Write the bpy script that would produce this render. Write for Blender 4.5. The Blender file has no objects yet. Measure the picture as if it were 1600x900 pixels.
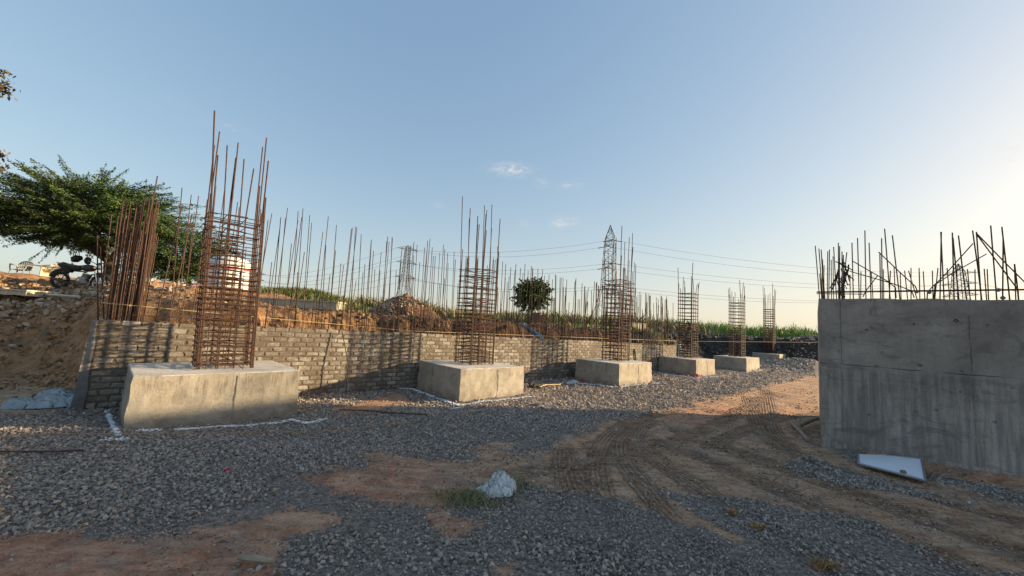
import bpy, math, random
import numpy as np
from math import sin, cos, pi, radians
from mathutils import Vector, Matrix

random.seed(11); RS = np.random.RandomState(7)
S = bpy.context.scene
C = S.collection

# ------------------------------------------------------------------ camera
FPX, PITCH, ROLL, EYE = 606.2, 0.0986408, 0.0569742, 1.6
Fv = np.array([0, cos(PITCH), sin(PITCH)])
U0 = np.array([0, -sin(PITCH), cos(PITCH)]); R0 = np.array([1., 0, 0])
Rv = cos(ROLL) * R0 + sin(ROLL) * U0
Uv = -sin(ROLL) * R0 + cos(ROLL) * U0
cam_d = bpy.data.cameras.new('camera'); cam = bpy.data.objects.new('camera', cam_d); C.objects.link(cam)
cam_d.sensor_width = 36; cam_d.lens = FPX / 1600 * 36; cam_d.clip_start = .05; cam_d.clip_end = 4000
M = Matrix((( Rv[0], Uv[0], -Fv[0], 0), (Rv[1], Uv[1], -Fv[1], 0), (Rv[2], Uv[2], -Fv[2], EYE), (0, 0, 0, 1)))
cam.matrix_world = M
S.camera = cam
S.render.resolution_x = 1024; S.render.resolution_y = 576
S.render.engine = 'CYCLES'
S.view_settings.view_transform = 'Standard'; S.view_settings.look = 'None'
S.view_settings.exposure = 2.02; S.view_settings.gamma = 1

# ------------------------------------------------------------------ light
SUN_EL = 11.7; SUN_DIR = np.array([.985, .17, 0]); SUN_AZ = math.atan2(SUN_DIR[0], SUN_DIR[1])
sd = np.array([sin(SUN_AZ) * cos(radians(SUN_EL)), cos(SUN_AZ) * cos(radians(SUN_EL)), sin(radians(SUN_EL))])
sl = bpy.data.lights.new('sun', 'SUN'); sl.energy = 2.9; sl.angle = radians(1.1); sl.color = (1, .76, .46)
so = bpy.data.objects.new('sun', sl); C.objects.link(so)
so.rotation_euler = Vector(sd).to_track_quat('Z', 'Y').to_euler()
W = bpy.data.worlds.new('World'); S.world = W; W.use_nodes = True
nt = W.node_tree; nt.nodes.clear()
wo = nt.nodes.new('ShaderNodeOutputWorld'); bg = nt.nodes.new('ShaderNodeBackground')
sky = nt.nodes.new('ShaderNodeTexSky'); sky.sky_type = 'NISHITA'; sky.sun_disc = False
sky.sun_elevation = radians(SUN_EL); sky.sun_rotation = SUN_AZ
sky.altitude = 100; sky.air_density = 1.0; sky.dust_density = 1.6; sky.ozone_density = 2.0
bg.inputs['Strength'].default_value = .085
nt.links.new(bg.outputs[0], wo.inputs[0])
# soften the sky's range over the whole dome, as a thin dry-season haze does
_sp = nt.nodes.new('ShaderNodeSeparateColor'); _cb = nt.nodes.new('ShaderNodeCombineColor'); nt.links.new(sky.outputs[0], _sp.inputs[0])
for _i, (_p, _k) in enumerate(((.64, .97), (.54, 1.09), (.40, 1.33))):
    _a = nt.nodes.new('ShaderNodeMath'); _a.operation = 'POWER'; _a.inputs[1].default_value = _p; nt.links.new(_sp.outputs[_i], _a.inputs[0])
    _m = nt.nodes.new('ShaderNodeMath'); _m.operation = 'MULTIPLY'; _m.inputs[1].default_value = _k; nt.links.new(_a.outputs[0], _m.inputs[0]); nt.links.new(_m.outputs[0], _cb.inputs[_i])

# ------------------------------------------------------------------ helpers: where things stand
def ray(x, y): return (x - 800) * Rv + (450 - y) * Uv + FPX * Fv
def gp(x, y, h=0.):
    d = ray(x, y); return d * ((h - EYE) / d[2]) + [0, 0, EYE]
def at(x, y, Y):
    d = ray(x, y); return d * (Y / d[1]) + [0, 0, EYE]
def hit(x, y, a, e):
    d = ray(x, y); n = np.array([-e[1], e[0]])
    return d * ((n @ a) / (n @ d[:2])) + [0, 0, EYE]
A = np.array([-6.35, 6.0]); E = np.array([.7535, .6574]); N_ = np.array([-.6574, .7535])   # the brick wall's line
TA = np.array([5.02, 6.31]); TE = np.array([.7872, -.6167]); TN = np.array([.6167, .7872])  # the concrete tank's front
def wl(s, n): return A + E * s + N_ * n

def _hash(ix, iy, seed):
    h = (ix.astype(np.int64) * 374761393 + iy.astype(np.int64) * 668265263 + seed * 1274126177) & 0x7fffffff
    h = ((h ^ (h >> 13)) * 1274126177) & 0x7fffffff
    h = h ^ (h >> 16)
    return (h & 0xffff) / 65535.0
def vnoise(x, y, seed=0):
    x = np.asarray(x, float); y = np.asarray(y, float)
    ix = np.floor(x); iy = np.floor(y); fx = x - ix; fy = y - iy
    fx = fx * fx * (3 - 2 * fx); fy = fy * fy * (3 - 2 * fy)
    a = _hash(ix, iy, seed); b = _hash(ix + 1, iy, seed); c = _hash(ix, iy + 1, seed); d = _hash(ix + 1, iy + 1, seed)
    return (a + (b - a) * fx) * (1 - fy) + (c + (d - c) * fx) * fy
def fbm(x, y, seed=0, o=4):
    v = 0; amp = .5; t = 0
    for i in range(o):
        v = v + amp * vnoise(x, y, seed + i * 17); t += amp; x = x * 2.03 + 5.2; y = y * 2.03 + 1.3; amp *= .5
    return v / t
def sst(x, a, b):
    t = np.clip((x - a) / (b - a), 0, 1); return t * t * (3 - 2 * t)

# ------------------------------------------------------------------ ground masks (world polygons)
def poly(pts): return np.array([gp(x, y)[:2] for x, y in pts])
def sdist(px, py, P):
    """signed distance to polygon, positive inside"""
    d = np.full(px.shape, 1e9); ins = np.zeros(px.shape, bool)
    n = len(P)
    for i in range(n):
        a = P[i]; b = P[(i + 1) % n]; e = b - a
        wx = px - a[0]; wy = py - a[1]
        t = np.clip((wx * e[0] + wy * e[1]) / (e @ e), 0, 1)
        d = np.minimum(d, (wx - e[0] * t) ** 2 + (wy - e[1] * t) ** 2)
        c = ((a[1] <= py) & (b[1] > py)) | ((b[1] <= py) & (a[1] > py))
        with np.errstate(divide='ignore', invalid='ignore'):
            xx = a[0] + (py - a[1]) / (b[1] - a[1] + 1e-12) * e[0]
        ins ^= c & (px < xx)
    return np.where(ins, 1, -1) * np.sqrt(d)
DIRT = [  # (polygon, redness 0..1, ease)
    ([(-400, 850), (0, 843), (60, 834), (110, 826), (190, 836), (330, 832), (345, 850), (440, 858), (430, 899), (420, 1100), (-700, 1100)], .9, .05),
    ([(268, 828), (300, 824), (345, 828), (430, 812), (500, 800), (545, 806), (550, 825), (450, 842), (440, 868), (330, 845)], .6, .10),
    ([(488, 757), (520, 748), (560, 738), (610, 714), (660, 716), (700, 720), (735, 735), (745, 765), (690, 795), (620, 790), (560, 780)], .85, .08),
    ([(550, 716), (600, 706), (650, 716), (740, 722), (740, 700), (770, 685), (805, 690), (800, 712), (860, 700), (940, 655), (1000, 645),
      (1060, 632), (1120, 622), (1180, 606), (1240, 593), (1262, 588), (1300, 590), (1310, 640), (1283, 697), (1340, 728), (1480, 752), (1620, 790), (1900, 880),
      (1900, 1050), (1600, 905), (1480, 880), (1340, 815), (1230, 790), (1150, 778), (1090, 775), (1040, 770), (1120, 810), (1180, 842), (1165, 856),
      (1060, 815), (1000, 790), (930, 770), (860, 765), (800, 750), (700, 765), (600, 740)], .35, .10),
    ([(672, 808), (700, 812), (757, 820), (750, 832), (700, 838), (680, 825)], .7, .05),
    ([(775, 885), (815, 880), (818, 897), (780, 905)], .6, .05),
    ([(505, 640), (560, 628), (620, 612), (640, 625), (600, 640), (540, 648)], .6, .06),
    ([(1250, 868), (1290, 872), (1320, 888), (1290, 896), (1250, 885)], .8, .04),
]
DP = [(poly(p), r, e) for p, r, e in DIRT]
def masks(x, y):
    """dirt 0..1 and redness 0..1"""
    wob = (fbm(x * 1.7, y * 1.7, 3) - .5) * .9 + (fbm(x * 7, y * 7, 9) - .5) * .35
    sc = np.clip(y / 5, .45, 1.6)
    dirt = np.zeros(x.shape); red = np.zeros(x.shape)
    for P, r, e in DP:
        sd_ = sdist(x, y, P)
        m = sst(sd_ + wob * .42 * sc, -(e + .16) * sc, (e + .16) * sc * 1.4)
        red = np.where(m > dirt, r, red); dirt = np.maximum(dirt, m)
    # red earth beside the tank foot and the lit red swathe behind it
    ts = (x - TA[0]) * TE[0] + (y - TA[1]) * TE[1]; tn = (x - TA[0]) * TN[0] + (y - TA[1]) * TN[1]
    m = sst(-np.abs(tn + .15), -.42, -.2) * sst(ts, .2, .8)
    red = np.maximum(red, m * .8); dirt = np.maximum(dirt, m)
    P = poly([(1045, 655), (1080, 640), (1150, 632), (1170, 642), (1130, 655), (1080, 664)])
    red = np.maximum(red, sst(sdist(x, y, P) + wob * .6, -.35, .25) * 1.0)
    # fine streak of gravel in front of the white board
    P = poly([(1215, 722), (1260, 712), (1330, 735), (1420, 757), (1500, 790), (1420, 775), (1320, 760), (1240, 745)])
    g = sst(sdist(x, y, P) + wob * .25, -.08, .12)
    dirt = dirt * (1 - g * .8)
    return dirt, red

TRACKS = [  # tyre tracks as ground polylines, width
    ([(985, 930), (955, 840), (935, 770), (930, 715), (950, 675), (1000, 650), (1060, 640)], .30),
    ([(1140, 900), (1060, 820), (1010, 765), (975, 722), (965, 690), (990, 665)], .30),
    ([(1330, 905), (1220, 840), (1120, 780), (1050, 735), (1000, 700), (985, 675), (1020, 655)], .34),
    ([(1700, 900), (1500, 835), (1350, 775), (1220, 730), (1120, 695), (1060, 672)], .42),
    ([(1650, 950), (1480, 875), (1300, 800), (1180, 750), (1090, 712), (1030, 690)], .36),
    ([(1750, 850), (1560, 805), (1400, 762), (1280, 725), (1200, 690), (1180, 655), (1165, 620)], .30),
    ([(1290, 740), (1235, 705), (1205, 670), (1200, 640), (1195, 610)], .30),
    ([(1110, 700), (1140, 680), (1170, 665), (1230, 650), (1290, 645)], .3),
    ([(800, 745), (870, 730), (960, 715), (1060, 690), (1140, 650), (1200, 615)], .34),
    ([(940, 900), (905, 830), (890, 770), (880, 725), (880, 700)], .3),
]
def track_uv(x, y):
    best = np.full(x.shape, 9.); ts = np.zeros(x.shape); td = np.zeros(x.shape)
    for pts, w in TRACKS:
        P = np.array([gp(a, b)[:2] for a, b in pts])
        # smooth by Chaikin
        for _ in range(2):
            Q = [P[0]]
            for i in range(len(P) - 1): Q += [P[i] * .75 + P[i + 1] * .25, P[i] * .25 + P[i + 1] * .75]
            P = np.array(Q + [P[-1]])
        acc = 0
        for i in range(len(P) - 1):
            a = P[i]; e = P[i + 1] - a; L = np.hypot(*e); u = e / L
            wx = x - a[0]; wy = y - a[1]; t = np.clip(wx * u[0] + wy * u[1], 0, L)
            dx = wx - u[0] * t; dy = wy - u[1] * t; d = np.hypot(dx, dy) / (w * .5)
            m = d < best
            side = np.sign(wx * u[1] - wy * u[0])
            best = np.where(m, d, best); ts = np.where(m, acc + t, ts); td = np.where(m, side * d * w * .5, td)
            acc += L
    return ts, td, sst(-best, -1.15, -.85)

def footf(s):
    k = sst(s, -1.6, .6)
    return 3.1 * (1 - k) + 1.35 * k + sst(s, 19, 26) * 1.6 - .9 * np.maximum(0, s - 31)
def height(x, y, trk=None):
    x = np.asarray(x, float); y = np.asarray(y, float)
    s = (x - A[0]) * E[0] + (y - A[1]) * E[1]; n = (x - A[0]) * N_[0] + (y - A[1]) * N_[1]
    h = (fbm(x * .5, y * .5, 21) - .5) * .10 + (fbm(x * 2.2, y * 2.2, 5) - .5) * .035
    h = h * sst(np.hypot(x, y), 1, 6) * 1.2
    # excavated bank behind the wall
    nw = n + (fbm(s * .9, n * .9, 31) - .5) * .9 + (fbm(s * 3, n * 3, 33) - .5) * .35
    foot = footf(s)
    wid = 4.6 * (1 - sst(s, -2.5, 1.2)) + .75 * sst(s, -2.5, 1.2) + sst(s, 20, 30) * 1.0
    top = 1.68 + .54 * sst(-x, 5.2, 8.6) * sst(n, foot + wid - 1.0, foot + wid + 3.4) + .018 * np.maximum(0, -x - 9) * (x > -60) + (fbm(x * .35, y * .35, 41) - .5) * .22
    top = top + .10 * sst(s, 12, 24)
    top = top + .30 * np.exp(-(((x + 8.6) / 2.0) ** 2 + ((y - 16.5) / 1.6) ** 2))
    r = sst(nw, foot, foot + wid)
    rough = (fbm(x * 1.6, y * 1.6, 51) - .5) * .46 + (np.abs(fbm(x * 3.4, y * 3.4, 55) - .5) - .12) * -.62 + (fbm(x * 9, y * 9, 57) - .5) * .10
    h = h * (1 - r) + r * top + rough * np.clip(r * 4, 0, 1) * (1 - .55 * sst(r, .9, 1)) * np.exp(-np.maximum(0, y - 25) / 20)
    # gravel heap by the far footings, low berms on the gravel
    h = h + .55 * np.exp(-(((x - 19.6) / 2.4) ** 2 + ((y - 26.0) / 1.7) ** 2)) + .5 * np.exp(-(((x - 25.5) / 2.6) ** 2 + ((y - 31.5) / 2.0) ** 2))
    h = h + .05 * np.exp(-((y - 3.9 + .2 * x) / .5) ** 2) * sst(-x, .6, 2)
    # soil heaped against the tank foot
    ts = (x - TA[0]) * TE[0] + (y - TA[1]) * TE[1]; tn = (x - TA[0]) * TN[0] + (y - TA[1]) * TN[1]
    h = h + .09 * np.exp(-((tn + .05) / .22) ** 2) * sst(ts, 0, .5) * (.6 + .8 * fbm(ts * 2, tn * 2, 61))
    if trk is not None: h = h - .012 * trk
    return h
def hz(x, y): return float(height(np.array([x]), np.array([y]))[0])

def on_ground(px, py, y0=3, y1=60):
    d = ray(px, py); Y = np.linspace(y0, y1, 1500); P = d[None] * (Y / d[1])[:, None] + [0, 0, EYE]; g = height(P[:, 0], P[:, 1]) > P[:, 2]
    i = int(np.argmax(g)); return P[i] if g.any() else P[-1]

# ------------------------------------------------------------------ mesh builder
class MB:
    def __init__(s): s.v = []; s.f = []; s.n = 0; s.attr = []
    def add(s, v, f, a=None):
        v = np.asarray(v, float); s.v.append(v); s.f += [tuple(i + s.n for i in q) for q in f]; s.n += len(v)
        s.attr += [a if a is not None else 0.] * len(v); return s
    def box(s, c, d, rz=0, rx=0, ry=0, a=None):
        x, y, z = np.array(d) / 2.
        v = np.array([[-x, -y, -z], [x, -y, -z], [x, y, -z], [-x, y, -z], [-x, -y, z], [x, -y, z], [x, y, z], [-x, y, z]])
        m = np.array((Matrix.Rotation(rz, 3, 'Z') @ Matrix.Rotation(ry, 3, 'Y') @ Matrix.Rotation(rx, 3, 'X')))
        return s.add(v @ m.T + np.array(c), [(0, 3, 2, 1), (4, 5, 6, 7), (0, 1, 5, 4), (1, 2, 6, 5), (2, 3, 7, 6), (3, 0, 4, 7)], a)
    def tube(s, pts, r, k=5, cap=True, a=None):
        P = np.array(pts, float); m = len(P); rr = np.full(m, r) if np.isscalar(r) else np.array(r, float)
        T = np.zeros_like(P); T[1:-1] = P[2:] - P[:-2]; T[0] = P[1] - P[0]; T[-1] = P[-1] - P[-2]
        T /= np.linalg.norm(T, axis=1)[:, None] + 1e-12
        up = np.array([0, 0, 1.]) if abs(T[0][2]) < .9 else np.array([1., 0, 0])
        V = []
        for i in range(m):
            b = np.cross(T[i], up); b /= np.linalg.norm(b) + 1e-12; c = np.cross(b, T[i]); up = c
            for j in range(k):
                q = 2 * pi * j / k; V.append(P[i] + rr[i] * (cos(q) * b + sin(q) * c))
        Fc = [(i * k + j, i * k + (j + 1) % k, (i + 1) * k + (j + 1) % k, (i + 1) * k + j) for i in range(m - 1) for j in range(k)]
        if cap: Fc += [tuple(range(k - 1, -1, -1)), tuple((m - 1) * k + j for j in range(k))]
        return s.add(V, Fc, a)
    def lathe(s, prof, k=16, o=(0, 0, 0)):
        V = []; 
        for r, z in prof:
            for j in range(k): V.append((o[0] + r * cos(2 * pi * j / k), o[1] + r * sin(2 * pi * j / k), o[2] + z))
        m = len(prof)
        return s.add(V, [(i * k + j, i * k + (j + 1) % k, (i + 1) * k + (j + 1) % k, (i + 1) * k + j) for i in range(m - 1) for j in range(k)])
    def mesh(s, name, mat=None, smooth=False, attr=None):
        me = bpy.data.meshes.new(name)
        V = np.concatenate(s.v) if s.v else np.zeros((0, 3))
        me.from_pydata(V.tolist(), [], s.f)
        if mat: me.materials.append(mat)
        if smooth: me.polygons.foreach_set('use_smooth', [True] * len(me.polygons))
        if attr:
            at_ = me.attributes.new(attr, 'FLOAT', 'POINT'); at_.data.foreach_set('value', s.attr)
        me.update(); return me
    def obj(s, name, mat=None, parent=None, smooth=False, loc=None, attr=None):
        return link(name, s.mesh(name, mat, smooth, attr), parent, loc)
def link(name, me, parent=None, loc=None):
    o = bpy.data.objects.new(name, me); C.objects.link(o)
    if parent: o.parent = parent
    if loc is not None: o.location = [float(q) for q in loc]
    return o
def tag(o, label=None, cat=None, group=None, kind=None):
    if label: o['label'] = label
    if cat: o['category'] = cat
    if group: o['group'] = group
    if kind: o['kind'] = kind
    return o
def thing(name, loc, label, cat, group=None, rz=0):
    o = bpy.data.objects.new(name, None); C.objects.link(o); o.location = [float(q) for q in loc]; o.rotation_euler = (0, 0, rz)
    o.empty_display_size = .1
    return tag(o, label, cat, group)
def fast_mesh(name, V, F, mat=None, smooth=False):
    """V (n,3), F (m,k) constant k"""
    me = bpy.data.meshes.new(name); V = np.asarray(V, np.float32); F = np.asarray(F, np.int32); k = F.shape[1]
    me.vertices.add(len(V)); me.vertices.foreach_set('co', V.ravel())
    me.loops.add(F.size); me.loops.foreach_set('vertex_index', F.ravel())
    me.polygons.add(len(F)); me.polygons.foreach_set('loop_start', np.arange(0, F.size, k, dtype=np.int32))
    me.polygons.foreach_set('loop_total', np.full(len(F), k, np.int32))
    if smooth: me.polygons.foreach_set('use_smooth', np.ones(len(F), bool))
    if mat: me.materials.append(mat)
    me.update(calc_edges=True); me.validate(); return me

# ------------------------------------------------------------------ materials
class NT:
    def __init__(s, name, rough=.9, metallic=0):
        s.m = bpy.data.materials.new(name); s.m.use_nodes = True; s.t = s.m.node_tree; s.b = s.t.nodes['Principled BSDF']
        s.b.inputs['Roughness'].default_value = rough; s.b.inputs['Metallic'].default_value = metallic
        s.b.inputs['Specular IOR Level'].default_value = .3
        s.co = s.t.nodes.new('ShaderNodeTexCoord')
    def n(s, t, **k):
        q = s.t.nodes.new(t)
        for a, v in k.items(): setattr(q, a, v)
        return q
    def L(s, a, b): s.t.links.new(a, b)
    def vec(s, scale=(1, 1, 1), src='Object'):
        q = s.n('ShaderNodeMapping'); q.inputs['Scale'].default_value = scale; s.L(s.co.outputs[src], q.inputs[0]); return q.outputs[0]
    def noise(s, sc, det=5, rough=.6, vec=None, dist=0):
        q = s.n('ShaderNodeTexNoise'); q.inputs['Scale'].default_value = sc; q.inputs['Detail'].default_value = det
        q.inputs['Roughness'].default_value = rough; q.inputs['Distortion'].default_value = dist
        s.L(vec if vec is not None else s.co.outputs['Object'], q.inputs['Vector']); return q.outputs['Fac']
    def vor(s, sc, vec=None, feature='F1', out='Distance'):
        q = s.n('ShaderNodeTexVoronoi'); q.feature = feature; q.inputs['Scale'].default_value = sc
        s.L(vec if vec is not None else s.co.outputs['Object'], q.inputs['Vector']); return q.outputs[out]
    def ramp(s, f, stops):
        q = s.n('ShaderNodeValToRGB'); e = q.color_ramp.elements
        while len(e) < len(stops): e.new(.5)
        for i, (p, c) in enumerate(stops):
            e[i].position = p; e[i].color = (*c, 1) if not np.isscalar(c) else (c, c, c, 1)
        s.L(f, q.inputs[0]); return q.outputs[0]
    def mix(s, f, a, b, mode='MIX'):
        q = s.n('ShaderNodeMix', data_type='RGBA', blend_type=mode)
        for v, i in ((f, 0), (a, 6), (b, 7)):
            if hasattr(v, 'is_output'): s.L(v, q.inputs[i])
            elif i == 0: q.inputs[0].default_value = v
            else: q.inputs[i].default_value = (*v, 1)
        return q.outputs[2]
    def math(s, op, a, b=None):
        q = s.n('ShaderNodeMath', operation=op)
        for i, v in enumerate((a, b)):
            if v is None: continue
            if hasattr(v, 'is_output'): s.L(v, q.inputs[i])
            else: q.inputs[i].default_value = v
        return q.outputs[0]
    def attr(s, name, out='Fac'):
        q = s.n('ShaderNodeAttribute'); q.attribute_name = name; return q.outputs[out]
    def rnd(s): return s.n('ShaderNodeObjectInfo').outputs['Random']
    def col(s, c):
        if hasattr(c, 'is_output'): s.L(c, s.b.inputs['Base Color'])
        else: s.b.inputs['Base Color'].default_value = (*c, 1)
        return s
    def bump(s, h, dist=.01, strength=1.0, prev=None):
        q = s.n('ShaderNodeBump'); q.inputs['Distance'].default_value = dist; q.inputs['Strength'].default_value = strength
        s.L(h, q.inputs['Height'])
        if prev is not None: s.L(prev, q.inputs['Normal'])
        s.L(q.outputs[0], s.b.inputs['Normal']); return q.outputs[0]

def simple(name, c, rough=.8, var=.25, sc=6, metallic=0, bump=0):
    m = NT(name, rough, metallic); f = m.noise(sc)
    m.col(m.ramp(f, [(.3, tuple(q * (1 - var) for q in c)), (.7, tuple(min(1, q * (1 + var)) for q in c))]))
    if bump: m.bump(f, bump)
    return m.m

# concrete of the cast footings
m = NT('footing_concrete', .9)
big = m.noise(1.8, 6, .65); st = m.noise(9, 5, .7, m.vec((2.4, 2.4, .32)))
c = m.ramp(big, [(.3, (.25, .22, .175)), (.5, (.335, .30, .245)), (.72, (.42, .385, .325))])
rr_ = m.rnd(); sz_ = m.n('ShaderNodeSeparateXYZ'); m.L(m.co.outputs['Object'], sz_.inputs[0])
hgt_ = m.math('ADD', sz_.outputs[2], m.math('MULTIPLY', m.math('SUBTRACT', m.noise(5, 3), .5), .5))
sk = m.math('MULTIPLY', m.ramp(st, [(.36, 1.), (.5, 0.)]), m.math('MULTIPLY', m.ramp(hgt_, [(.30, .1), (.48, 1.)]), m.ramp(rr_, [(.2, .35), (.8, .95)])))
c = m.mix(sk, c, (.145, .115, .08))
c = m.mix(m.ramp(m.noise(7, 6, .75, None, 1.5), [(.33, .75), (.44, 0.)]), c, (.20, .16, .115))
c = m.mix(m.ramp(hgt_, [(.0, .75), (.16, 0.)]), c, (.19, .15, .12))
fine = m.noise(60, 4, .7)
c = m.mix(m.ramp(fine, [(.3, .5), (.5, 0.)]), c, (.16, .135, .105))
pits = m.vor(26); c = m.mix(m.ramp(pits, [(.0, .75), (.12, 0.)]), c, (.13, .11, .09))
m.col(c); b1 = m.bump(fine, .006, .7); m.bump(big, .03, .6, b1)
FOOT = m.m
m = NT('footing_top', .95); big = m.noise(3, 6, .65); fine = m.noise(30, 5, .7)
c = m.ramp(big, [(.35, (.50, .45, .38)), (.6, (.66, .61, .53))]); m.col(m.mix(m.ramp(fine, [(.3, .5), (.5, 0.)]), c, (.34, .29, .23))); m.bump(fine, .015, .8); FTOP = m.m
m = NT('wall_concrete', .85)
big = m.noise(.9, 7, .62, dist=.6); st = m.noise(5, 5, .7, m.vec((3.0, 3.0, .22)))
c = m.ramp(big, [(.32, (.20, .17, .145)), (.5, (.30, .26, .225)), (.68, (.41, .36, .315))])
geo = m.n('ShaderNodeSeparateXYZ'); m.L(m.co.outputs['Object'], geo.inputs[0])
low = m.ramp(m.math('MULTIPLY', geo.outputs[2], .5), [(.60, 1.), (.655, 0.)])
c = m.mix(m.math('MULTIPLY', m.ramp(st, [(.40, 1.), (.56, 0.)]), m.math('ADD', m.math('MULTIPLY', low, .38), .12)), c, (.10, .098, .095))
c = m.mix(m.math('MULTIPLY', m.ramp(st, [(.52, 0.), (.68, 1.)]), m.math('MULTIPLY', low, .5)), c, (.34, .335, .32))
d = m.noise(2.3, 6, .7, m.vec((1, 1, 1.8)), 1.5)
c = m.mix(m.ramp(d, [(.36, .6), (.47, 0.)]), c, (.13, .112, .10))
fine = m.noise(45, 4, .7); c = m.mix(m.ramp(fine, [(.3, .35), (.5, 0.)]), c, (.12, .12, .12))
ru = m.vor(1.05); c = m.mix(m.ramp(ru, [(.02, .7), (.12, 0.)]), c, (.30, .17, .08))
m.col(c); b1 = m.bump(fine, .004, .6); b2 = m.bump(d, .02, .6, b1); m.bump(st, .012, .5, b2)
TANKC = m.m
def brickmat(name, use_attr):
    m = NT(name, .95)
    tone = m.attr('tone') if use_attr else m.rnd()
    vecw = m.n('ShaderNodeNewGeometry').outputs['Position']
    f = m.noise(14, 5, .7, vecw); g = m.noise(3, 4, .6, vecw); w = m.noise(1.1, 3, .6, vecw)
    c = m.ramp(tone, [(0, (.125, .108, .09)), (.4, (.185, .165, .14)), (.75, (.245, .222, .19)), (1, (.34, .32, .285))])
    c = m.mix(m.ramp(f, [(.50, 0.), (.66, .8)]), c, (.42, .39, .34))
    c = m.mix(m.ramp(g, [(.38, .7), (.55, 0.)]), c, (.12, .088, .066))
    c = m.mix(m.ramp(w, [(.35, .5), (.55, 0.)]), c, (.12, .10, .085))
    m.col(c); m.bump(f, .012, .8); return m.m
BRICK = brickmat('fly_ash_brick', False); BRICK2 = brickmat('fly_ash_brick_far', True)
m = NT('mortar', .95); f = m.noise(22, 5, .7); g = m.noise(2.2, 4, .6)
c = m.mix(m.ramp(g, [(.4, 0.), (.65, .8)]), (.105, .082, .058), (.17, .142, .108)); c = m.mix(m.ramp(f, [(.3, .6), (.5, 0.)]), c, (.06, .043, .03))
m.col(c); m.bump(f, .015, 1.); MORTAR = m.m
PLASTER = simple('grey_plaster', (.15, .15, .152), .9, .25, 9, bump=.01)
m = NT('rusty_steel', .75, .15); f = m.noise(9, 5, .7, m.n('ShaderNodeNewGeometry').outputs['Position']); r = m.rnd()
c = m.ramp(f, [(.3, (.046, .026, .020)), (.55, (.088, .045, .032)), (.75, (.14, .070, .045))])
c = m.mix(m.ramp(r, [(.2, .0), (1, .55)]), c, (.06, .04, .032)); m.col(c); m.bump(m.noise(80, 2), .002); RUST = m.m
m = NT('dark_steel', .75, .2); f = m.noise(9, 5, .7, m.n('ShaderNodeNewGeometry').outputs['Position'])
m.col(m.ramp(f, [(.3, (.045, .032, .028)), (.7, (.11, .065, .048))])); DSTEEL = m.m
PYLON = simple('galvanised_steel', (.105, .108, .112), .6, .15, 1, .3)
WIRE = simple('conductor', (.16, .16, .165), .6, .1)
INSUL = simple('insulator', (.05, .05, .055), .5, .1)
# ground
m = NT('site_ground', .95)
pos = m.n('ShaderNodeNewGeometry').outputs['Position']
msk = m.n('ShaderNodeAttribute'); msk.attribute_name = 'mask'; sep = m.n('ShaderNodeSeparateColor'); m.L(msk.outputs['Color'], sep.inputs[0])
n1 = m.noise(4.5, 6, .65, pos); n2 = m.noise(26, 5, .7, pos); n3 = m.noise(1.1, 4, .6, pos); n4 = m.noise(120, 3, .7, pos)
grav = m.ramp(n2, [(.36, (.08, .066, .056)), (.5, (.22, .184, .155)), (.66, (.46, .39, .33))])
grav = m.mix(m.ramp(n4, [(.5, 0.), (.7, .6)]), grav, (.46, .41, .37)); grav = m.mix(m.ramp(n3, [(.45, 0.), (.7, .45)]), grav, (.24, .19, .145))
dirt = m.ramp(n1, [(.34, (.34, .20, .11)), (.5, (.56, .36, .21)), (.66, (.70, .49, .31))])
red = m.ramp(n1, [(.32, (.40, .165, .09)), (.5, (.58, .27, .155)), (.68, (.68, .38, .24))])
dd = m.mix(sep.outputs[1], dirt, red)
dd = m.mix(m.ramp(n2, [(.32, .55), (.48, 0.)]), dd, (.15, .10, .07))
dd = m.mix(m.ramp(m.noise(2.3, 5, .65, pos, .8), [(.50, 0.), (.60, .5)]), dd, (.34, .27, .21))
th = m.math('ADD', m.math('MULTIPLY', sep.outputs[0], 1.25), m.math('MULTIPLY', m.math('SUBTRACT', n1, .5), 2.2)); th = m.math('ADD', th, m.math('MULTIPLY', m.math('SUBTRACT', n2, .5), 1.8))
c = m.mix(m.ramp(th, [(.36, 0.), (.62, 1.)]), grav, dd)
# bank soils: B = upper earth; alpha-like second attribute dark soil / green
bk = m.n('ShaderNodeAttribute'); bk.attribute_name = 'bank'; sb = m.n('ShaderNodeSeparateColor'); m.L(bk.outputs['Color'], sb.inputs[0])
clay = m.ramp(n1, [(.3, (.21, .105, .045)), (.5, (.40, .215, .10)), (.7, (.56, .34, .18))])
clay = m.mix(m.ramp(m.noise(7, 5, .7, pos, 1.), [(.52, 0.), (.66, .7)]), clay, (.40, .33, .25))
clay = m.mix(m.ramp(n2, [(.34, .6), (.48, 0.)]), clay, (.13, .075, .04))
brn = m.ramp(n1, [(.3, (.075, .042, .026)), (.5, (.14, .08, .048)), (.7, (.20, .125, .075))])
blk = m.ramp(n1, [(.3, (.018, .017, .016)), (.5, (.04, .037, .034)), (.7, (.085, .078, .07))])
u = m.mix(sb.outputs[0], brn, clay); u = m.mix(sb.outputs[1], u, blk); u = m.mix(sb.outputs[2], u, (.13, .13, .05))
c = m.mix(m.ramp(m.math('ADD', sep.outputs[2], m.math('MULTIPLY', m.math('SUBTRACT', n1, .5), .6)), [(.4, 0.), (.6, 1.)]), c, u)
CG = c
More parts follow.
